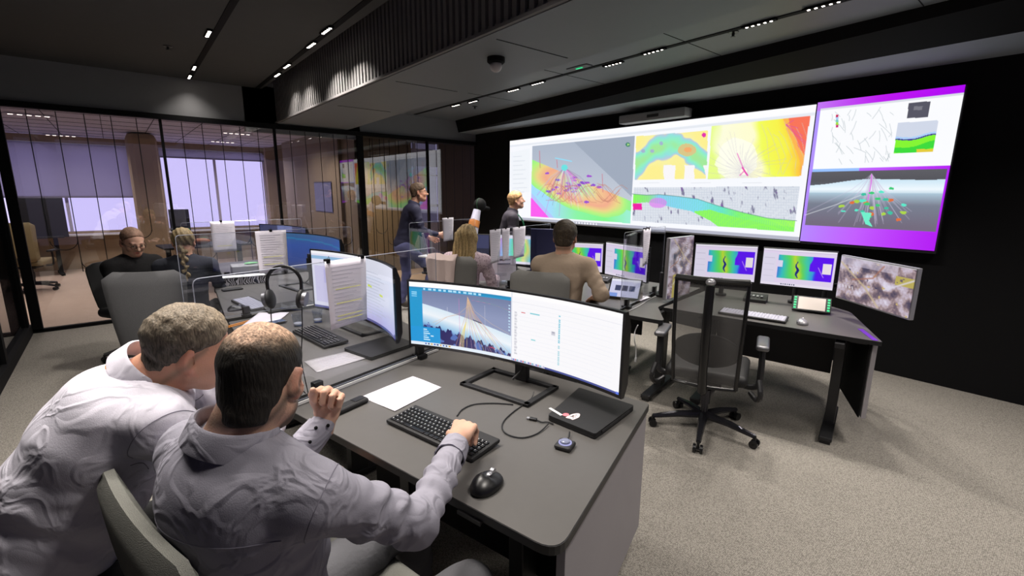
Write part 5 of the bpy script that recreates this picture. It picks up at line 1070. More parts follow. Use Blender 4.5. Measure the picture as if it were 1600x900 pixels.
def grow(name, F, lo, hi, h, m, parent, color=None, smooth=True):
    """polygonise the field F (negative inside) over the box lo..hi with cells of h, only near the surface"""
    lo = V3(lo); hi = V3(hi); B = 8; nb = np.ceil((hi-lo)/(h*B)).astype(int)
    gx, gy, gz = np.meshgrid(*[np.arange(n) for n in nb], indexing='ij'); bl = np.stack([gx.ravel(), gy.ravel(), gz.ravel()], 1)
    cen = lo+(bl+.5)*(h*B); d = F(cen.astype(np.float32)); bl = bl[np.abs(d) < h*B*1.25]
    o = np.arange(B+1); ox, oy, oz = np.meshgrid(o, o, o, indexing='ij'); off = np.stack([ox.ravel(), oy.ravel(), oz.ravel()], 1)
    vals = np.empty((len(bl), (B+1)**3), np.float32)
    for s in range(0, len(bl), 400):
        pts = lo+((bl[s:s+400, None, :]*B+off[None]).reshape(-1, 3))*h; vals[s:s+400] = F(pts.astype(np.float32)).reshape(-1, (B+1)**3)
    G = vals.reshape(-1, B+1, B+1, B+1); C = [G[:, i:B+i, j:B+j, k:B+k] for i in (0, 1) for j in (0, 1) for k in (0, 1)]
    S = np.stack(C, -1); neg = (S < 0).sum(-1); act = (neg > 0) & (neg < 8); bi, ii, jj, kk = np.nonzero(act); cv = S[bi, ii, jj, kk]
    cell = bl[bi]*B+np.stack([ii, jj, kk], 1); cor = np.array([(i, j, k) for i in (0, 1) for j in (0, 1) for k in (0, 1)], np.float32)
    acc = np.zeros((len(cell), 3)); cnt = np.zeros(len(cell))
    for a in range(8):
        for ax in range(3):
            bit = 4 >> ax
            if a & bit: continue
            b_ = a | bit; x = (cv[:, a] < 0) != (cv[:, b_] < 0); t = cv[:, a]/(cv[:, a]-cv[:, b_]+1e-12); p = cor[a]+(cor[b_]-cor[a])*t[:, None]; acc[x] += p[x]; cnt[x] += 1
    V = lo+(cell+acc/cnt[:, None])*h
    N = nb*B+4; key = (cell[:, 0]*N[1]+cell[:, 1])*N[2]+cell[:, 2]; od = np.argsort(key); ks = key[od]
    def look(c):
        k = (c[:, 0]*N[1]+c[:, 1])*N[2]+c[:, 2]; p = np.clip(np.searchsorted(ks, k), 0, len(ks)-1); ok = ks[p] == k; return np.where(ok, od[p], -1)
    Fs = []
    for ax in range(3):
        bit = 4 >> ax; s0 = cv[:, 0] < 0; s1 = cv[:, bit] < 0; x = s0 != s1; c = cell[x]; u = np.zeros(3, int); w_ = np.zeros(3, int); u[(ax+1) % 3] = 1; w_[(ax+2) % 3] = 1
        q = np.stack([look(c), look(c-u), look(c-u-w_), look(c-w_)], 1); fl_ = ~s0[x]; q[fl_] = q[fl_][:, ::-1]; Fs.append(q[(q >= 0).all(1)])
    Fq = np.concatenate(Fs)
    me = bpy.data.meshes.new(name); raw_mesh(me, V, Fq)
    if color is not None:
        c = np.clip(color(V.astype(np.float32)), 0, 255)/255.; lin = np.where(c <= .04045, c/12.92, ((c+.055)/1.055)**2.4)
        ca = me.color_attributes.new('Col', 'FLOAT_COLOR', 'POINT'); ca.data.foreach_set('color', np.concatenate([lin, np.ones((len(V), 1))], 1).astype(np.float32).ravel())
    me.materials.append(m); me.polygons.foreach_set('use_smooth', [True]*len(me.polygons)); me.update()
    ob = bpy.data.objects.new(name, me); COL.objects.link(ob)
    if parent is not None:
        ob.parent = parent; ob.location = -parent.location
    return ob
K['skin'] = colmat('skin', .5, .15, 260, sss=.12, spec=.4); K['hairm'] = colmat('hair', .65, .35, 190, spec=.35, stretch=(1, 1, .2))
def _hairfine():
    nt = K['hairm'].node_tree; bs = nt.nodes['Principled BSDF']; at_ = [n for n in nt.nodes if n.type == 'ATTRIBUTE'][0]; mp = [n for n in nt.nodes if n.type == 'MAPPING'][0]
    n = nt.nodes.new('ShaderNodeTexNoise'); n.inputs['Scale'].default_value = 260; n.inputs['Detail'].default_value = 2; nt.links.new(mp.outputs[0], n.inputs[0])
    r = nt.nodes.new('ShaderNodeMapRange'); r.inputs[1].default_value = .35; r.inputs[2].default_value = .65; r.inputs[3].default_value = .55; r.inputs[4].default_value = 1.4; nt.links.new(n.outputs[0], r.inputs[0])
    v = nt.nodes.new('ShaderNodeVectorMath'); v.operation = 'SCALE'; nt.links.new(at_.outputs['Color'], v.inputs[0]); nt.links.new(r.outputs[0], v.inputs['Scale']); nt.links.new(v.outputs[0], bs.inputs['Base Color'])
_hairfine()
def frame(f, u):
    f = _n(np.array(f, float)); u = np.array(u, float); u = _n(u-f*f.dot(u)); r = np.cross(f, u); return np.stack([r, f, u])    # rows right, forward, up
def head_field(c, R, s=1., fat=1., nofeat=False, beard=0):
    c = np.array(c, float); W = lambda p: c+(np.array(p, float)*s) @ R
    def F(P):
        q = ((P-V3(c)) @ R.T.astype(np.float32))/s; q = q.astype(np.float32)
        d = f_el(q, (0, -.014, .034), (.077, .099, .086)); d = smin(d, f_el(q, (0, .034, -.028), (.062*fat, .060, .085)), .03)
        d = smin(d, f_el(q, (0, .058, -.088), (.034*fat, .032, .026)), .03); d = smin(d, f_rc(q, (-.048*fat, .01, -.06), (-.02, .06, -.09), .028, .02), .025); d = smin(d, f_rc(q, (.048*fat, .01, -.06), (.02, .06, -.09), .028, .02), .025)
        d = smin(d, f_rc(q, (-.034, .08, .022), (.034, .08, .022), .011, .011), .014)
        for sx in (-1, 1): d = smax(d, -f_el(q, (sx*.031, .104, .004), (.017, .014, .012)), .008); d = smin(d, f_el(q, (sx*.031, .079, .004), (.0135, .0135, .0125)), .002); d = smin(d, f_el(q, (sx*.043, .062, -.028), (.022, .022, .02)), .02)
        d = smin(d, f_rc(q, (0, .09, .012), (0, .114, -.024), .008, .0115), .009); d = smin(d, f_rc(q, (-.012, .098, -.03), (.012, .098, -.03), .008, .008), .006)
        d = smin(d, f_rc(q, (-.018, .088, -.054), (.018, .088, -.054), .0065, .0065), .006); d = smin(d, f_rc(q, (-.015, .087, -.065), (.015, .087, -.065), .007, .007), .006); d = smax(d, -f_rc(q, (-.02, .098, -.0595), (.02, .098, -.0595), .002, .002), .003)
        for sx in (-1, 1):
            e = f_el(q, (sx*.083, -.012, -.006), (.0095, .021, .034), frame((sx*.5, 1, .0), (0, -.15, 1))); e = smax(e, -f_el(q, (sx*.0925, -.006, -.002), (.009, .012, .021)), .004); e = smin(e, f_el(q, (sx*.079, -.0, -.034), (.007, .009, .011)), .005); d = smin(d, e, .006)
        return d*s
    return F, W
def hand_prims(w_, f, n, t, curl, s=1., thumb=(.55, .75, -.25), thumbcurl=.5, spread=.1):
    """w_ wrist, f towards the knuckles, n back of the hand, t towards the thumb; curl = 4 triples of bend angles"""
    w_ = np.array(w_, float); f = _n(np.array(f, float)); n = np.array(n, float); n = _n(n-f*f.dot(n)); t0 = np.cross(f, n); t = t0 if np.dot(t0, t) > 0 else -t0
    out = [('rc', w_-f*.03*s, w_+f*.02*s, .027*s, .026*s, .02)]; kn = []
    for i, o in enumerate((.031, .0105, -.0105, -.030)):
        L = (.088, .092, .086, .078)[i]; k = w_+f*L*s+t*o*s; kn.append(k); out.append(('rc', w_+f*.02*s+t*o*.6*s, k, .0155*s, .0105*s, .012))
        cx = 0; p = k; ls = ((.042, .026, .021), (.047, .030, .022), (.043, .028, .021), (.034, .021, .019))[i]; rr = (.0098, .0100, .0094, .0083)[i]
        for j in range(3):
            cx += curl[i][j]; d = f*math.cos(cx)-n*math.sin(cx)+t*(spread*(1.5-i)*.4 if j == 0 else 0); d = _n(d); q = p+d*ls[j]*s; out.append(('rc', p, q, rr*(1-.07*j)*s, rr*(1-.07*(j+1))*s, .003)); p = q
    a, b, c = thumb; d = _n(f*a+t*b+n*c); p = w_+f*.022*s+t*.022*s; out.append(('rc', w_+f*.015*s+t*.01*s, p, .017*s, .016*s, .012))
    for j, L in enumerate((.042, .034, .027)):
        q = p+d*L*s; out.append(('rc', p, q, (.0145, .0112, .0100)[j]*s, (.0115, .0102, .0088)[j]*s, .005)); p = q; d = _n(d*math.cos(thumbcurl)+(_n(-t*.75-n*.55+f*.2))*math.sin(thumbcurl))
    return out
def union(prims, P, k=.03):
    d = None
    for p in prims:
        if p[0] == 'rc': e = f_rc(P, p[1], p[2], p[3], p[4], p[6] if len(p) > 6 else None); kk = p[5]
        elif p[0] == 'el': e = f_el(P, p[1], p[2], p[3]); kk = p[4]
        else: e = p[1](P); kk = p[2]
        d = e if d is None else smin(d, e, kk or k)
    return d
def bounds(prims, pad=.03):
    lo = np.full(3, 9e9); hi = -lo
    for p in prims:
        if p[0] == 'rc':
            for a, r in ((p[1], p[3]), (p[2], p[4])): lo = np.minimum(lo, np.array(a)-r); hi = np.maximum(hi, np.array(a)+r)
        elif p[0] == 'el': r = max(p[2]); lo = np.minimum(lo, np.array(p[1])-r); hi = np.maximum(hi, np.array(p[1])+r)
        else: lo = np.minimum(lo, np.array(p[3])-.16); hi = np.maximum(hi, np.array(p[3])+.16)
    return lo-pad, hi+pad
def person(label, J, s=1., shirt=(150, 146, 158), trousers=(60, 60, 66), skin=(196, 152, 128), hair=None, res=.008, hres=None, name='person', bulk=1., shoes=(25, 25, 28), wr=.006, tuck=True, collar=None, shortcol=None, shirtmat=None, haircol=None, face=None, glasses=False, group=None, belt=False, long_hair=None, fat=1., yoke=False):
    A = {k: np.array(v, float) for k, v in J.items() if not callable(v)}
    root = thing(name, label, 'person', tuple(A['root']) if 'root' in A else (A['hip'][0], A['hip'][1], 0), 0, group)
    lat = _n(A['shR']-A['shL']); R = frame(A['face'], A.get('headup', np.array([0, 0, 1.]))); hs = J.get('hs', lambda: s)(); HF, W = head_field(A['head'], R, hs, fat)
    spine = _n(A['neck']-A['hip']); 
    def torso(g, extra=0):
        out = []; fw = _n(np.cross(spine, lat)); hip, nk = A['hip'], A['neck']; bend = A.get('bend', np.zeros(3))
        for v, rx, ry, rz, off in ((0, .165, .125, .13, 0), (.25, .152, .122, .13, .01), (.5, .155, .125, .14, .015), (.74, .172, .125, .14, .0), (.9, .155, .095, .08, -.015)):
            c = hip+(nk-hip)*v+bend*math.sin(v*PI)*1.0+fw*off*s; tan = _n((nk-hip)+bend*PI*math.cos(v*PI)); l2 = _n(lat-tan*tan.dot(lat)); Rm = np.stack([l2, np.cross(tan, l2), tan])
            out.append(('el', c, tuple(np.array((rx*bulk, ry*bulk*(1.12 if v < .6 else 1), rz))*s+extra), Rm, .05))
        out.append(('rc', A['shL'], A['shR'], .062*s+extra, .062*s+extra, .05))
        for sh in ('shL', 'shR'): out.append(('rc', A['neck']+spine*.01, A[sh]+(A['neck']-A[sh])*.15, .058*s+extra, .056*s+extra, .04))
        return out
    def arm(side, e=0, wrk=None, end=1.):
        S, E, Wr = A['sh'+side], A['el'+side], A['wr'+side]; Wc = E+(Wr-E)*end
        return [('rc', S, E, .056*s+e, .044*s+e, .03, wrk and (wrk, 95, 1.3, .25, 1.1)), ('rc', E, Wc, .043*s+e, (.030+.013*(1-end))*s+e, .025, wrk and (wrk*.9, 110, .3, -.1, .85))]
    hands = []
    for sd in 'LR':
        if 'hand'+sd in J: 
            hf, hn, ht, cu, th, tc_ = J['hand'+sd](); hands += hand_prims(A['wr'+sd], hf, hn, ht, cu, s, th, tc_)
    legs = []
    for sd in 'LR':
        H, Kn, An, To = A['hp'+sd], A['kn'+sd], A['an'+sd], A['to'+sd]; legs.append((H, Kn, An, To))
    head = [('f', HF, .02, A['head'])]; nb = W((0, -.035, -.05)); neckp = [('rc', nb, A['neck']+spine*.02, .056*s*fat, .062*s, .03)]
    body = head+neckp+torso(0, -.02)+arm('L', -.012)+arm('R', -.012)+hands
    for H, Kn, An, To in legs: body += [('rc', H, Kn, .075*s, .05*s, .03), ('rc', Kn, An, .045*s, .032*s, .03), ('rc', An, To, .034*s, .025*s, .02)]
    Rf = R.astype(np.float32); hc = V3(A['head'])
    sk = np.array(skin, float)
    def skincol(P):
        q = ((P-hc) @ Rf.T)/hs; c = np.tile(sk, (len(P), 1)); c *= (1+.05*n3(P, 60, 1))[:, None]
        def mix(m, col): 
            m = np.clip(m, 0, 1)[:, None]; c[:] = c*(1-m)+np.array(col, float)*m
        near = (np.abs(q).max(1) < .16)
        lips = near*(1-np.clip(np.hypot(q[:, 0]/.022, (q[:, 2]+.0595)/.011), 0, 2))*(q[:, 1] > .075)*2; mix(lips*.7, (178, 100, 92))
        ear = near*(np.abs(q[:, 0]) > .079)*(np.abs(q[:, 2]+.005) < .05); mix(ear*.3, (215, 130, 110))
        for sx in (-1, 1):
            eye = near*(np.hypot(q[:, 0]-sx*.031, (q[:, 2]-.004)*1.8) < .0105)*(q[:, 1] > .082); mix(eye*1., (225, 222, 220)); mix(near*(np.hypot(q[:, 0]-sx*.031, q[:, 2]-.004) < .0052)*(q[:, 1] > .084), (40, 35, 35))
            mix(near*(np.abs(q[:, 0]-sx*.034) < .02)*(np.abs(q[:, 2]-.028+.15*np.abs(q[:, 0]-sx*.034)) < .004)*(q[:, 1] > .06), np.array(haircol or (60, 50, 40))*1.0)
        if hair: mix(near*np.clip(1-np.abs(q[:, 2]-np.interp(q[:, 1], [-.12, -.06, -.03, 0, .03, .06, .12], [-.09, -.085, -.045, -.005, .03, .05, .08]))/.022, 0, 1)*(q[:, 1] < .03)*.6, np.array(haircol or (70, 58, 46))*1.1)
        if face: face(q, mix, near, P)
        return c
    lo, hi = bounds(body); grow('body', lambda P: union(body, P), lo, hi, hres or res, K['skin'], root, skincol)
    # shirt: wrinkled, open at the neck and cuffs
    sh = torso(0, .0)+arm('L', .006, wr, .88)+arm('R', .006, wr, .88); nk = A['neck']+spine*.02
    if tuck: sh = [p for p in sh]
    else: sh.append(('rc', A['hpL'], A['hpR'], .10*s*bulk, .10*s*bulk, .05))
    def FS(P):
        d = union(sh, P); q = P-V3(A['hip']); v = q @ V3(spine)
        w0 = n3(P*V3((1, 1, .45)), 20, 5)*wr*.6+(.5-np.abs(n3(P*V3((.6, .6, 1.1)), 24, 8)))*wr*.9
        side = np.abs(q @ V3(lat)); w0 = w0+wr*.9*np.sin(v*85+3*np.sin(side*25)+2*n3(P, 14, 8))*np.clip(side/.14-.4, 0, 1)*np.clip(1-np.abs(v-.2)/.25, 0, 1)
        if yoke:
            yv = v-(np.linalg.norm(A['neck']-A['hip'])-.115*s); d = d+.0018*np.exp(-(yv/.0035)**2)
        d = d-w0
        # neck opening and hem
        d = smax(d, -f_rc(P, nk-spine*.01, nb+(nb-nk)*.6, .056*s*max(1, fat), .078*s), .006)
        return smax(d, -(v+.10*s), .01)
    lo, hi = bounds(sh); 
    sm = shirtmat or mat('shirt_cloth', rgb(*shirt), .85, bump=.25, bscale=45, var=.05, vscale=6, spec=.2); grow('shirt', FS, lo, hi, res, sm, root)
    # trousers
    tr = [('el', A['hip']-spine*.05*s, (.168*bulk*s, .125*bulk*s, .12*s), np.stack([lat, np.cross(spine, lat), spine]), .05)]
    for H, Kn, An, To in legs: tr += [('rc', H, Kn, .088*s, .062*s, .04, (.004, 60, 1, .5, 1.2)), ('rc', Kn, An+(Kn-An)*.05, .060*s, .050*s, .03, (.004, 70, 0, .0, 1.2))]
    def FT(P): return smin(smax(union(tr[:1], P), (P-V3(A['hip'])) @ V3(spine)-.06*s, .01), union(tr[1:], P), .03)-n3(P, 30, 9)*.003
    lo, hi = bounds(tr); grow('trousers', FT, lo, hi, max(res, .008), mat('trouser_cloth', rgb(*trousers), .9, bump=.2, bscale=80, var=.08), root)
    for H, Kn, An, To in legs:
        so = [('rc', An+np.array((0, 0, .0)), An*.6+To*.4, .045*s, .042*s, .03), ('rc', An*.7+To*.3, To, .040*s, .030*s, .03)]; lo, hi = bounds(so)
        zf = min(An[2], To[2])-.045*s; grow('shoe', lambda P: smax(union(so, P), zf+.004-P[:, 2], .005), lo, hi, .01, mat('shoe_leather', rgb(*shoes), .5), root)
    if hair:
        def FH(P):
            q = ((P-hc) @ Rf.T)/hs; return hair(q)*hs
        pr = [('f', None, 0, A['head'])]; lo, hi = bounds(pr, .04); 
        if long_hair: lo = lo-np.array([.1, .1, .45]); hi = hi+np.array([.1, .1, 0])
        hc_ = haircol or (70, 58, 46)
        grow('hair', FH, lo, hi, min(hres or res, .006), K['hairm'], root, (lambda P: J['hairpaint'](((P-hc) @ Rf.T)/hs, P)) if 'hairpaint' in J else (lambda P: np.array(hc_, float)*(1+.12*n3(P*V3((1, 1, .3)), 150, 3))[:, None]))
    if collar:
        b = MB(); up = _n((nb-A['neck'])+spine*.05); fwd = _n(R[1]-up*up.dot(R[1])); rt = np.cross(fwd, up); c0 = A['neck']+spine*.046*s; n = 40; rings = []
        for i in range(n+1):
            a = math.radians(22)+(2*PI-math.radians(44))*i/n; dr = -(fwd*math.cos(a)*-1)*-1; dr = fwd*math.cos(a)+rt*math.sin(a); k = abs(i/n*2-1); drop = .012*k**3
            hgt = .024*s; base_ = c0+dr*.066*s*max(1, fat)-up*(.0+drop*1.5)
            prof = [base_-up*.02*s, base_+up*hgt, base_+dr*.004+up*(hgt+.004), base_+dr*.010*s+up*(hgt-.001), base_+dr*(.017+.012*k)*s-up*(.022+.03*k**4)*s, base_+dr*(.012+.012*k)*s-up*(.022+.03*k**4)*s, base_+dr*.006*s+up*(hgt-.006)]
            rings.append([b.bm.verts.new(p) for p in prof])
        for A_, B_ in zip(rings, rings[1:]):
            for j in range(7): b.bm.faces.new((A_[j], A_[(j+1) % 7], B_[(j+1) % 7], B_[j]))
        b.bm.faces.new(rings[0]); b.bm.faces.new(rings[-1][::-1]); o = b.build('collar', collar, root, True, 60); o.location = -root.location
    if glasses:
        b = MB(); q = lambda x, y, z: W((x, y, z))
        for sx in (-1, 1): b.tube([q(sx*.033+.022*math.cos(a), .104, .002+.017*math.sin(a)) for a in np.linspace(0, 2*PI, 17)], .0016*s, 5); b.tube([q(sx*.055, .102, .004), q(sx*.078, .06, .006), q(sx*.082, .0, .006)], .0016*s, 5)
        b.tube([q(-.012, .106, .006), q(.012, .106, .006)], .0016*s, 5); o = b.build('glasses', K['black'], root); o.location = -root.location
    return root, W, A, R
def hair_short(t=.008, line=None, rough=.002, fr=(.055, .07)):
    ys = [-.12, -.06, -.03, 0.0, .025, .05, .085, .12]; zs = line or [-.075, -.07, -.035, .018, .03, .035, .062, .07]
    def f(q):
        d = f_el(q, (0, -.014, .036), (.077+t, .099+t, .086+t)); d = smin(smin(d, f_el(q, (0, -.055, -.03), (.058+t*.5, .035+t, .05)), .03), f_rc(q, (0, -.040, -.05), (0, -.046, -.10), .055+t*.4, .054+t*.4), .02)-rough*n3(q*V3((1, 1, 1)), 170, 2)
        zl = np.interp(q[:, 1], ys, zs).astype(np.float32); return smax(d, (zl-q[:, 2])*.45, .014)
    return f
std_c = lambda a, b=None, c=None: ((a,)*4 if np.ndim(a) else None)
relaxed = [(.35, .5, .3)]*4; fist = [(1.35, 1.6, .9)]*4
# ---- the balding man in grey at the nearest desk
f_ = np.array([.93, .36, 0]); 
def gm_face(q, mix, near, P):
    z, y, x = q[:, 2], q[:, 1], q[:, 0]
    beard = near*np.clip((-.030-z)/.02, 0, 1)*np.clip((y+.005)/.02, 0, 1)*.85; mix(beard*(1 if True else 0), (62, 52, 44))
    mix(near*np.clip((-.02-z)/.03, 0, 1)*(y < -.02)*np.clip((z+.11)/.03, 0, 1)*.35, (90, 76, 66))
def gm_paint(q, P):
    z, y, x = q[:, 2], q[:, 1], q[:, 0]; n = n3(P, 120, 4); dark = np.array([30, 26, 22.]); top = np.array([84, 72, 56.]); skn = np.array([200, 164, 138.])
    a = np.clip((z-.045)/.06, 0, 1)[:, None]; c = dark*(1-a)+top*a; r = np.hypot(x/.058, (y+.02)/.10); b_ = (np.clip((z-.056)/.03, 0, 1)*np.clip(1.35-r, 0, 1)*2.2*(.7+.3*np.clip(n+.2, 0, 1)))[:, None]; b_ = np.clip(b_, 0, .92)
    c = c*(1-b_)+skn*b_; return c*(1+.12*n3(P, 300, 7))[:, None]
gmJ = dict(head=(.20, 1.07, 1.225), hs=lambda: .96, face=(.62, .74, -.32), headup=(.2, .2, 1), neck=(.135, 1.055, 1.085), shR=(.235, .90, 1.015), shL=(.075, 1.235, 1.02), hip=(.13, 1.07, .56),
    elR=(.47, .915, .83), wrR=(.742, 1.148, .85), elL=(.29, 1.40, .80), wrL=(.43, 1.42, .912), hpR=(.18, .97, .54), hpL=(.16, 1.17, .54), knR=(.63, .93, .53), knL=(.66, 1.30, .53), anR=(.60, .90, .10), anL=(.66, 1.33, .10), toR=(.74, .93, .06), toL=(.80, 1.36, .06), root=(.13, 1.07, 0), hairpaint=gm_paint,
    handR=lambda: ((.72, .60, .10), (-.1, -.1, 1), (-.5, .8, 0), [(.85, .8, .35), (.8, .85, .4), (.9, .9, .4), (1.0, 1.0, .4)], (.8, .5, -.45), .25),
    handL=lambda: ((.25, .0, .95), (.55, .8, 0), (-.8, .55, 0), [(1.45, 1.7, 1.0), (1.5, 1.7, 1.0), (1.55, 1.7, 1.0), (1.6, 1.7, 1.0)], (.85, .45, -.5), .35))
SH_GREY = clothmat('grey_shirt_cloth', rgb(150, 148, 160), .8, .34)
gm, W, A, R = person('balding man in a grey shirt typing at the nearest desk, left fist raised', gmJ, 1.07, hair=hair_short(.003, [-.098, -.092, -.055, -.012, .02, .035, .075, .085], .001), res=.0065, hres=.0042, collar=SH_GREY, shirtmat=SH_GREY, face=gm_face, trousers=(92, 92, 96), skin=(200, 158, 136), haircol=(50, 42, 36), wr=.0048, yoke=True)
# cuffs, cuff buttons, lanyard band, ring
def cuff(parent, a, b_, r0, r1, m, name='cuff'):
    a = np.array(a, float); b_ = np.array(b_, float); d = _n(b_-a); t1 = _n(np.cross(d, (0, 0, 1))); t2 = np.cross(d, t1); b = MB(); rg = []
    for v, r in ((0, r0), (.0, r0+.004), (.5, (r0+r1)/2+.005), (1, r1+.005), (1, r1), (.5, (r0+r1)/2)): rg.append([b.bm.verts.new(a+(b_-a)*v+(t1*math.cos(k*PI/12)+t2*math.sin(k*PI/12)*(1.0))*r*(1+.03*math.sin(k*2.1))) for k in range(24)])
    for A_, B_ in zip(rg, rg[1:]+rg[:1]):
        for k in range(24): b.bm.faces.new((A_[k], A_[(k+1) % 24], B_[(k+1) % 24], B_[k]))
    o = b.build(name, m, parent, True, 60); o.location = -parent.location; return t1, t2
for sd in 'RL':
    E_, W_ = A['el'+sd], A['wr'+sd]; d = _n(W_-E_); cuff(gm, W_-d*.090, W_-d*.022, .043, .037, SH_GREY)
W_ = A['wrL']; d = _n(W_-A['elL']); vv = _n(CAM-W_); vv = _n(vv-d*d.dot(vv)); sd_ = np.cross(d, vv)
for k, (u, w2) in enumerate(((-.035, -.2), (-.01, .35), (-.075, .1))):
    b = MB(); c = W_+d*u+_n(vv+sd_*w2)*.045; b.sph(c, .011, n=12); o = b.build('button', K['black'], gm, True); o.location = -gm.location
b = MB(); nk = A['neck']; 
b.tube([nk+_n(f_)*.0+np.array([.075*math.cos(a), .085*math.sin(a), -.004-.02*math.cos(a)]) for a in np.linspace(0, 2*PI, 24)], .006, 6); o = b.build('lanyard', mat('teal_lanyard', rgb(20, 80, 74), .6), gm, True); o.location = -gm.location
# ---- the leaning man in white
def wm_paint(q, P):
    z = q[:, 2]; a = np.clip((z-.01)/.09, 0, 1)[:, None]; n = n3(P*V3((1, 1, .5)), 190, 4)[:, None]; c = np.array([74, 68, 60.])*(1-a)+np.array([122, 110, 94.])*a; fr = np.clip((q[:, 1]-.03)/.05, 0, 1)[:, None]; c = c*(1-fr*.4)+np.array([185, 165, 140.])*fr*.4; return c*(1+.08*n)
def wm_hair(q):
    d = hair_short(.009, [-.09, -.085, -.05, .012, .026, .035, .066, .075], .003)(q); return d
SH_WHITE = clothmat('white_shirt_cloth', rgb(205, 202, 214), .75, .26)
wmJ = dict(head=(.115, 1.54, 1.185), hs=lambda: .98, face=(1, .02, -.27), headup=(.1, -.12, 1), neck=(.00, 1.59, 1.085), shR=(.02, 1.41, 1.03), shL=(.07, 1.79, 1.03), hip=(-.30, 1.66, .56), bend=(-.02, 0, .03),
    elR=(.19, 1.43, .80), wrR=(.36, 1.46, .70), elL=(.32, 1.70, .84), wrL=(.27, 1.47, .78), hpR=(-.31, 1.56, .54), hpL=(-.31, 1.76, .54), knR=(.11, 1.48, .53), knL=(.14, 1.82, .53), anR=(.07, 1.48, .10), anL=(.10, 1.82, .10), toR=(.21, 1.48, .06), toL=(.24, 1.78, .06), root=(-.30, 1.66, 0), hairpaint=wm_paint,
    handR=lambda: ((.9, .3, -.1), (0, 0, 1), (-.3, .9, 0), relaxed, (.8, .5, -.1), .2), handL=lambda: ((.9, -.3, -.1), (0, 0, 1), (-.3, -.9, 0), relaxed, (.8, .5, -.1), .2))
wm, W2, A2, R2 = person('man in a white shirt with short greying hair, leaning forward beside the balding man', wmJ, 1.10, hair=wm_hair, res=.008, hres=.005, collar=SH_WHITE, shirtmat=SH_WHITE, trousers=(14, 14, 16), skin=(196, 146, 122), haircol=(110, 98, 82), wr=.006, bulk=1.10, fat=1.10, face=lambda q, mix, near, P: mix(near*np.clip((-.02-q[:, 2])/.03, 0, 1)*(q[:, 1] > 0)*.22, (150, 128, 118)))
b = MB(); nk = A2['neck']; b.tube([nk+np.array([.01+.075*math.cos(a), .085*math.sin(a), .036-.035*math.cos(a)]) for a in np.linspace(0, 2*PI, 24)], .007, 6); o = b.build('lanyard', mat('orange_lanyard', rgb(215, 150, 50), .6), wm, True); o.location = -wm.location
def seams(root, A, s, yoke=True):
    sh = [c for c in root.children if c.name.startswith('shirt')][0]; bpy.context.view_layer.update(); off = V3(tuple(root.location)); spine = _n(A['neck']-A['hip']); lat = _n(A['shR']-A['shL']); fw = _n(np.cross(spine, lat)); m_ = K.setdefault('seam', mat('seam_thread', rgb(122, 119, 132), .9)); lines = []
    if yoke:
        for base_sign in (-1,):
            pts = []
            for t in np.linspace(-.17, .17, 26):
                o = A['neck']-spine*(.105-.0*t)*s+lat*t*s; 
                for dr in (fw, -fw):
                    q = o-dr*.5
                    if (CAM-q) @ (CAM-q) < (CAM-o) @ (CAM-o)+.0: ok, p, n, i = sh.ray_cast(Vector(q), Vector(dr)); pts.append(V3(tuple(p))+V3(tuple(n))*.0003) if ok else None
            lines.append(pts)
    for sd in 'LR':
        ax = _n(A['el'+sd]-A['sh'+sd]); q1 = _n(np.cross(ax, (0, 0, 1.))); q2 = np.cross(ax, q1); pts = []; ax2 = _n(ax+(1 if sd == 'R' else -1)*lat*1.1)
        for a in np.linspace(0, 2*PI, 40):
            d = _n((q1*math.cos(a)+q2*math.sin(a))-ax2*((q1*math.cos(a)+q2*math.sin(a)) @ ax2)); o = A['sh'+sd]+ax2*.02; ok, p, n, i = sh.ray_cast(Vector(o+d*.3), Vector(-d), distance=.3)
            if ok: pts.append(V3(tuple(p))+V3(tuple(n))*.0003)
            elif len(pts) > 3: lines.append(pts); pts = []
        lines.append(pts)
    for pts in lines:
        run = []
        for p in pts+[None]:
            if p is None or (run and np.linalg.norm(p-run[-1]) > .045):
                if len(run) > 3: b = MB(); b.tube([Vector(x) for x in run], .0011, 5, 3); o = b.build('seam', m_, root, True); o.location = -root.location
                run = []
            if p is not None: run.append(p)
seams(gm, A, 1.07); seams(wm, A2, 1.1)
# ---- seated figure from a few directions
def seated(label, head, face, side=None, s=1., lean=.0, arms=None, look=-.15, **kw):
    head = np.array(head, float); f = _n(np.array([face[0], face[1], 0.])); r = np.array([f[1], -f[0], 0]); z = np.array([0, 0, 1.]); tf = kw.pop('torso', None)
    if tf is not None: f2 = _n(np.array([tf[0], tf[1], 0.])); 
    else: f2 = f
    r2 = np.array([f2[1], -f2[0], 0]); neck = head-z*.155*s-f2*(.03+.02); hip = np.array([neck[0], neck[1], .56])-f2*(.06+lean); hz = max(.50, neck[2]-.56*s); hip[2] = hz
    J = dict(head=head, face=f+z*look, neck=neck, shR=neck+r2*.185*s-z*.055+f2*.01, shL=neck-r2*.185*s-z*.055+f2*.01, hip=hip)
    for sd, q in (('R', 1), ('L', -1)):
        S = J['sh'+sd]; a = (arms or {}).get(sd)
        J['el'+sd] = np.array(a[0]) if a else S+f2*.12+r2*q*.05-z*.27*s; J['wr'+sd] = np.array(a[1]) if a else np.array([*(J['el'+sd]+f2*.24-r2*q*.05)[:2], .79])
        d = _n(J['wr'+sd]-J['el'+sd]); J['hand'+sd] = (lambda d=d, q=q: (d-z*.15, z, -r2*q, relaxed, (.8, .5, -.1), .25))
        J['hp'+sd] = hip+r2*q*.09-z*.02; J['kn'+sd] = J['hp'+sd]+f2*.43+r2*q*.05; J['kn'+sd][2] = .52; J['an'+sd] = J['kn'+sd]+f2*.02; J['an'+sd][2] = .09; J['to'+sd] = J['an'+sd]+f2*.15; J['to'+sd][2] = .055
    return person(label, J, s, **kw)
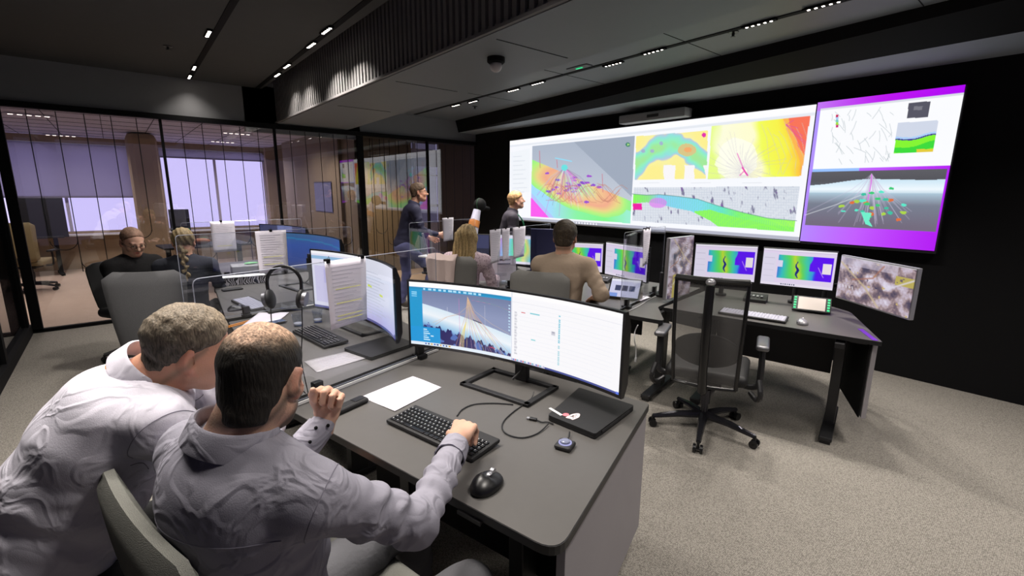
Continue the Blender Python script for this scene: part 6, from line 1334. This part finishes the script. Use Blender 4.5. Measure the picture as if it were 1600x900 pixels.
H = atd(883, 371, 3.72); bm_, _, Ab, _ = seated('man in a beige sweater seated with his back to the camera at the back row', H, (.84, .54), s=1.05, shirt=(158, 140, 122), trousers=(90, 100, 125), hair=hair_short(.014), haircol=(62, 52, 40), res=.011, hres=.007, wr=.004, arms=dict(R=((H.x+.06, H.y-.34, .86), tuple(at(935, 462, .80)+Vector((-.05, -.02, 0))))))
# blond long hair
def long_hair(q):
    d = f_el(q, (0, -.02, .036), (.092, .112, .10)); 
    for x in (-.06, -.02, .02, .06): d = smin(d, f_rc(q, (x, -.075, .02), (x*1.5, -.10, -.33), .045, .028), .03)
    d = smin(d, f_rc(q, (-.075, -.02, .0), (-.10, -.06, -.27), .03, .022), .03); d = smin(d, f_rc(q, (.075, -.02, .0), (.10, -.06, -.27), .03, .022), .03)
    d = d-.004*np.sin(q[:, 0]*190+3*np.sin(q[:, 2]*14)); face_ = f_el(q, (0, .085, -.03), (.066, .075, .10)); return smax(d, -face_, .01)
H = atd(731, 372, 4.35); M = mat('patterned_blouse', rgb(190, 165, 175), .9, bump=.2); nt = M.node_tree; vo = nt.nodes.new('ShaderNodeTexVoronoi'); vo.inputs['Scale'].default_value = 60; cr = nt.nodes.new('ShaderNodeValToRGB'); cr.color_ramp.elements[0].color = rgb(110, 80, 95); cr.color_ramp.elements[1].color = rgb(205, 185, 195); cr.color_ramp.elements[1].position = .5
tc = nt.nodes.new('ShaderNodeTexCoord'); nt.links.new(tc.outputs['Object'], vo.inputs['Vector']); nt.links.new(vo.outputs[0], cr.inputs[0]); nt.links.new(cr.outputs[0], nt.nodes['Principled BSDF'].inputs['Base Color'])
seated('woman with long blond hair in a patterned blouse, seen from behind', H, (.83, .55), s=.95, shirtmat=M, trousers=(50, 50, 60), hair=long_hair, haircol=(150, 128, 88), long_hair=True, res=.012, hres=.008, wr=.003, bulk=.85)
# seated man in black at the far left
H = atr(207, 378, 5.7); seated('balding man with glasses in a black sweater seated near the glass wall', H, (.35, -.93), s=1.08, shirt=(14, 14, 16), trousers=(20, 20, 24), hair=hair_short(.004, [-.085, -.085, -.05, .0, .03, .06, .10, .12], .001), haircol=(128, 100, 84), glasses=True, res=.011, hres=.006, wr=.004, look=-.45, torso=(.5, -.86), bulk=1.1, skin=(205, 165, 145))
# woman with braid
def braid_hair(q):
    d = f_el(q, (0, -.02, .034), (.088, .108, .096)); 
    for k in range(9): z = -.06-k*.034; x = .02*(1 if k % 2 else -1)*.55+.02*k*.15; d = smin(d, f_el(q, (x, -.105-.004*k, z), (.030-.001*k, .024, .026)), .008)
    d = d-.003*np.sin(q[:, 0]*160+q[:, 2]*60); return smax(d, -f_el(q, (0, .09, -.03), (.068, .075, .10)), .01)
H = atr(287, 378, 5.0); seated('person with a long blond braid in a dark jacket seen from behind', H, (.25, .95), s=.97, shirt=(40, 42, 50), trousers=(20, 20, 24), hair=braid_hair, haircol=(120, 104, 74), long_hair=True, res=.012, hres=.008, wr=.004)
# standing figures
def standing(label, foot, face, hgt=1.78, lean=.06, pose=None, look=0., **kw):
    s = hgt/1.78; f = _n(np.array([face[0], face[1], 0.])); r = np.array([f[1], -f[0], 0]); z = np.array([0, 0, 1.]); g = np.array([foot[0], foot[1], 0.]); P = lambda a, b_, c: g+f*a*s+r*b_*s+z*c*s
    J = dict(hip=P(0, 0, .95), neck=P(lean*2, 0, 1.47), head=P(lean*2+.055, 0, 1.65), face=f+z*look, shR=P(lean*2, .185, 1.41), shL=P(lean*2, -.185, 1.41), elR=P(lean+.02, .25, 1.13), elL=P(lean+.02, -.25, 1.13), wrR=P(lean+.14, .22, .90), wrL=P(lean+.14, -.22, .90),
        hpR=P(0, .09, .92), hpL=P(0, -.09, .92), knR=P(.03, .10, .50), knL=P(.03, -.10, .50), anR=P(-.02, .10, .09), anL=P(-.02, -.10, .09), toR=P(.13, .11, .05), toL=P(.13, -.11, .05), root=g)
    if pose: J.update(pose(P))
    for sd, q in (('R', 1), ('L', -1)): d = _n(np.array(J['wr'+sd])-np.array(J['el'+sd])); J.setdefault('hand'+sd, (lambda d=d, q=q: (d, r*q, f, relaxed, (.8, .5, -.1), .2)))
    return person(label, J, s, **kw)
p = at(640, 486, 0)
SH_NAVY = mat('navy_shirt_cloth', rgb(36, 36, 62), .8, bump=.2, bscale=50, var=.08)
def walkpose(P): return dict(neck=P(.10, 0, 1.42), head=P(.175, 0, 1.605), shR=P(.11, .18, 1.37), shL=P(.09, -.18, 1.37), hip=P(-.04, 0, .93), hpR=P(-.03, .09, .90), hpL=P(-.03, -.09, .90), knL=P(-.02, -.10, .50), anL=P(-.10, -.10, .10), toL=P(.05, -.11, .05), knR=P(.30, .12, .60), anR=P(.22, .12, .22), toR=P(.35, .12, .14), elR=P(.18, .23, 1.12), wrR=P(.40, .16, 1.06), elL=P(.10, -.24, 1.10), wrL=P(.30, -.2, 1.0))
standing('man with glasses in navy shirt and jeans stepping forward, hand on a stand', (p.x, p.y), (.90, -.42), 1.78, pose=walkpose, shirtmat=SH_NAVY, collar=SH_NAVY, trousers=(86, 88, 128), hair=hair_short(.008), haircol=(92, 74, 58), glasses=True, res=.013, hres=.007, wr=.005, skin=(212, 160, 135), shoes=(60, 50, 44))
h = atr(808, 312, 6.15); SH_DARK = mat('dark_shirt_cloth', rgb(40, 34, 48), .8, var=.08)
f2 = _n(np.array([.80, -.60, 0])); r_ = standing('fair haired man with green lanyard standing before the video wall', (h.x-.17*f2[0], h.y-.17*f2[1]), (.80, -.60), 1.78*h.z/1.65*.995, look=.1, shirtmat=SH_DARK, collar=SH_DARK, trousers=(30, 30, 40), hair=hair_short(.013), haircol=(190, 150, 105), res=.013, hres=.007, wr=.004, skin=(222, 172, 150))
root, _, Ax, _ = r_; b = MB(); fw = V3(f2); rt = V3((f2[1], -f2[0], 0)); nk = Ax['neck']
for q_ in (-1, 1): b.tube([nk-fw*.03+rt*q_*.07+V3((0, 0, .035)), nk+fw*.075+rt*q_*.075+V3((0, 0, -.02)), nk+fw*.145+rt*q_*.05+V3((0, 0, -.13)), nk+fw*.155+V3((0, 0, -.32))], .0075, 6, 4)
o = b.build('lanyard', mat('green_lanyard', rgb(50, 140, 100), .6), root, True); o.location = -root.location
# seats under the figures by the glass
fabric_chair('black chair under the man in the black sweater', (.06, 5.78), facing((.5, -.86)), fab='blackmatte', h=.48, z0=.44, w_=.44, arms=False)
fabric_chair('black chair under the person with the blond braid', (.40, 4.93), facing((.25, .95)), fab='blackmatte', h=.10, z0=.46, w_=.40, arms=False)
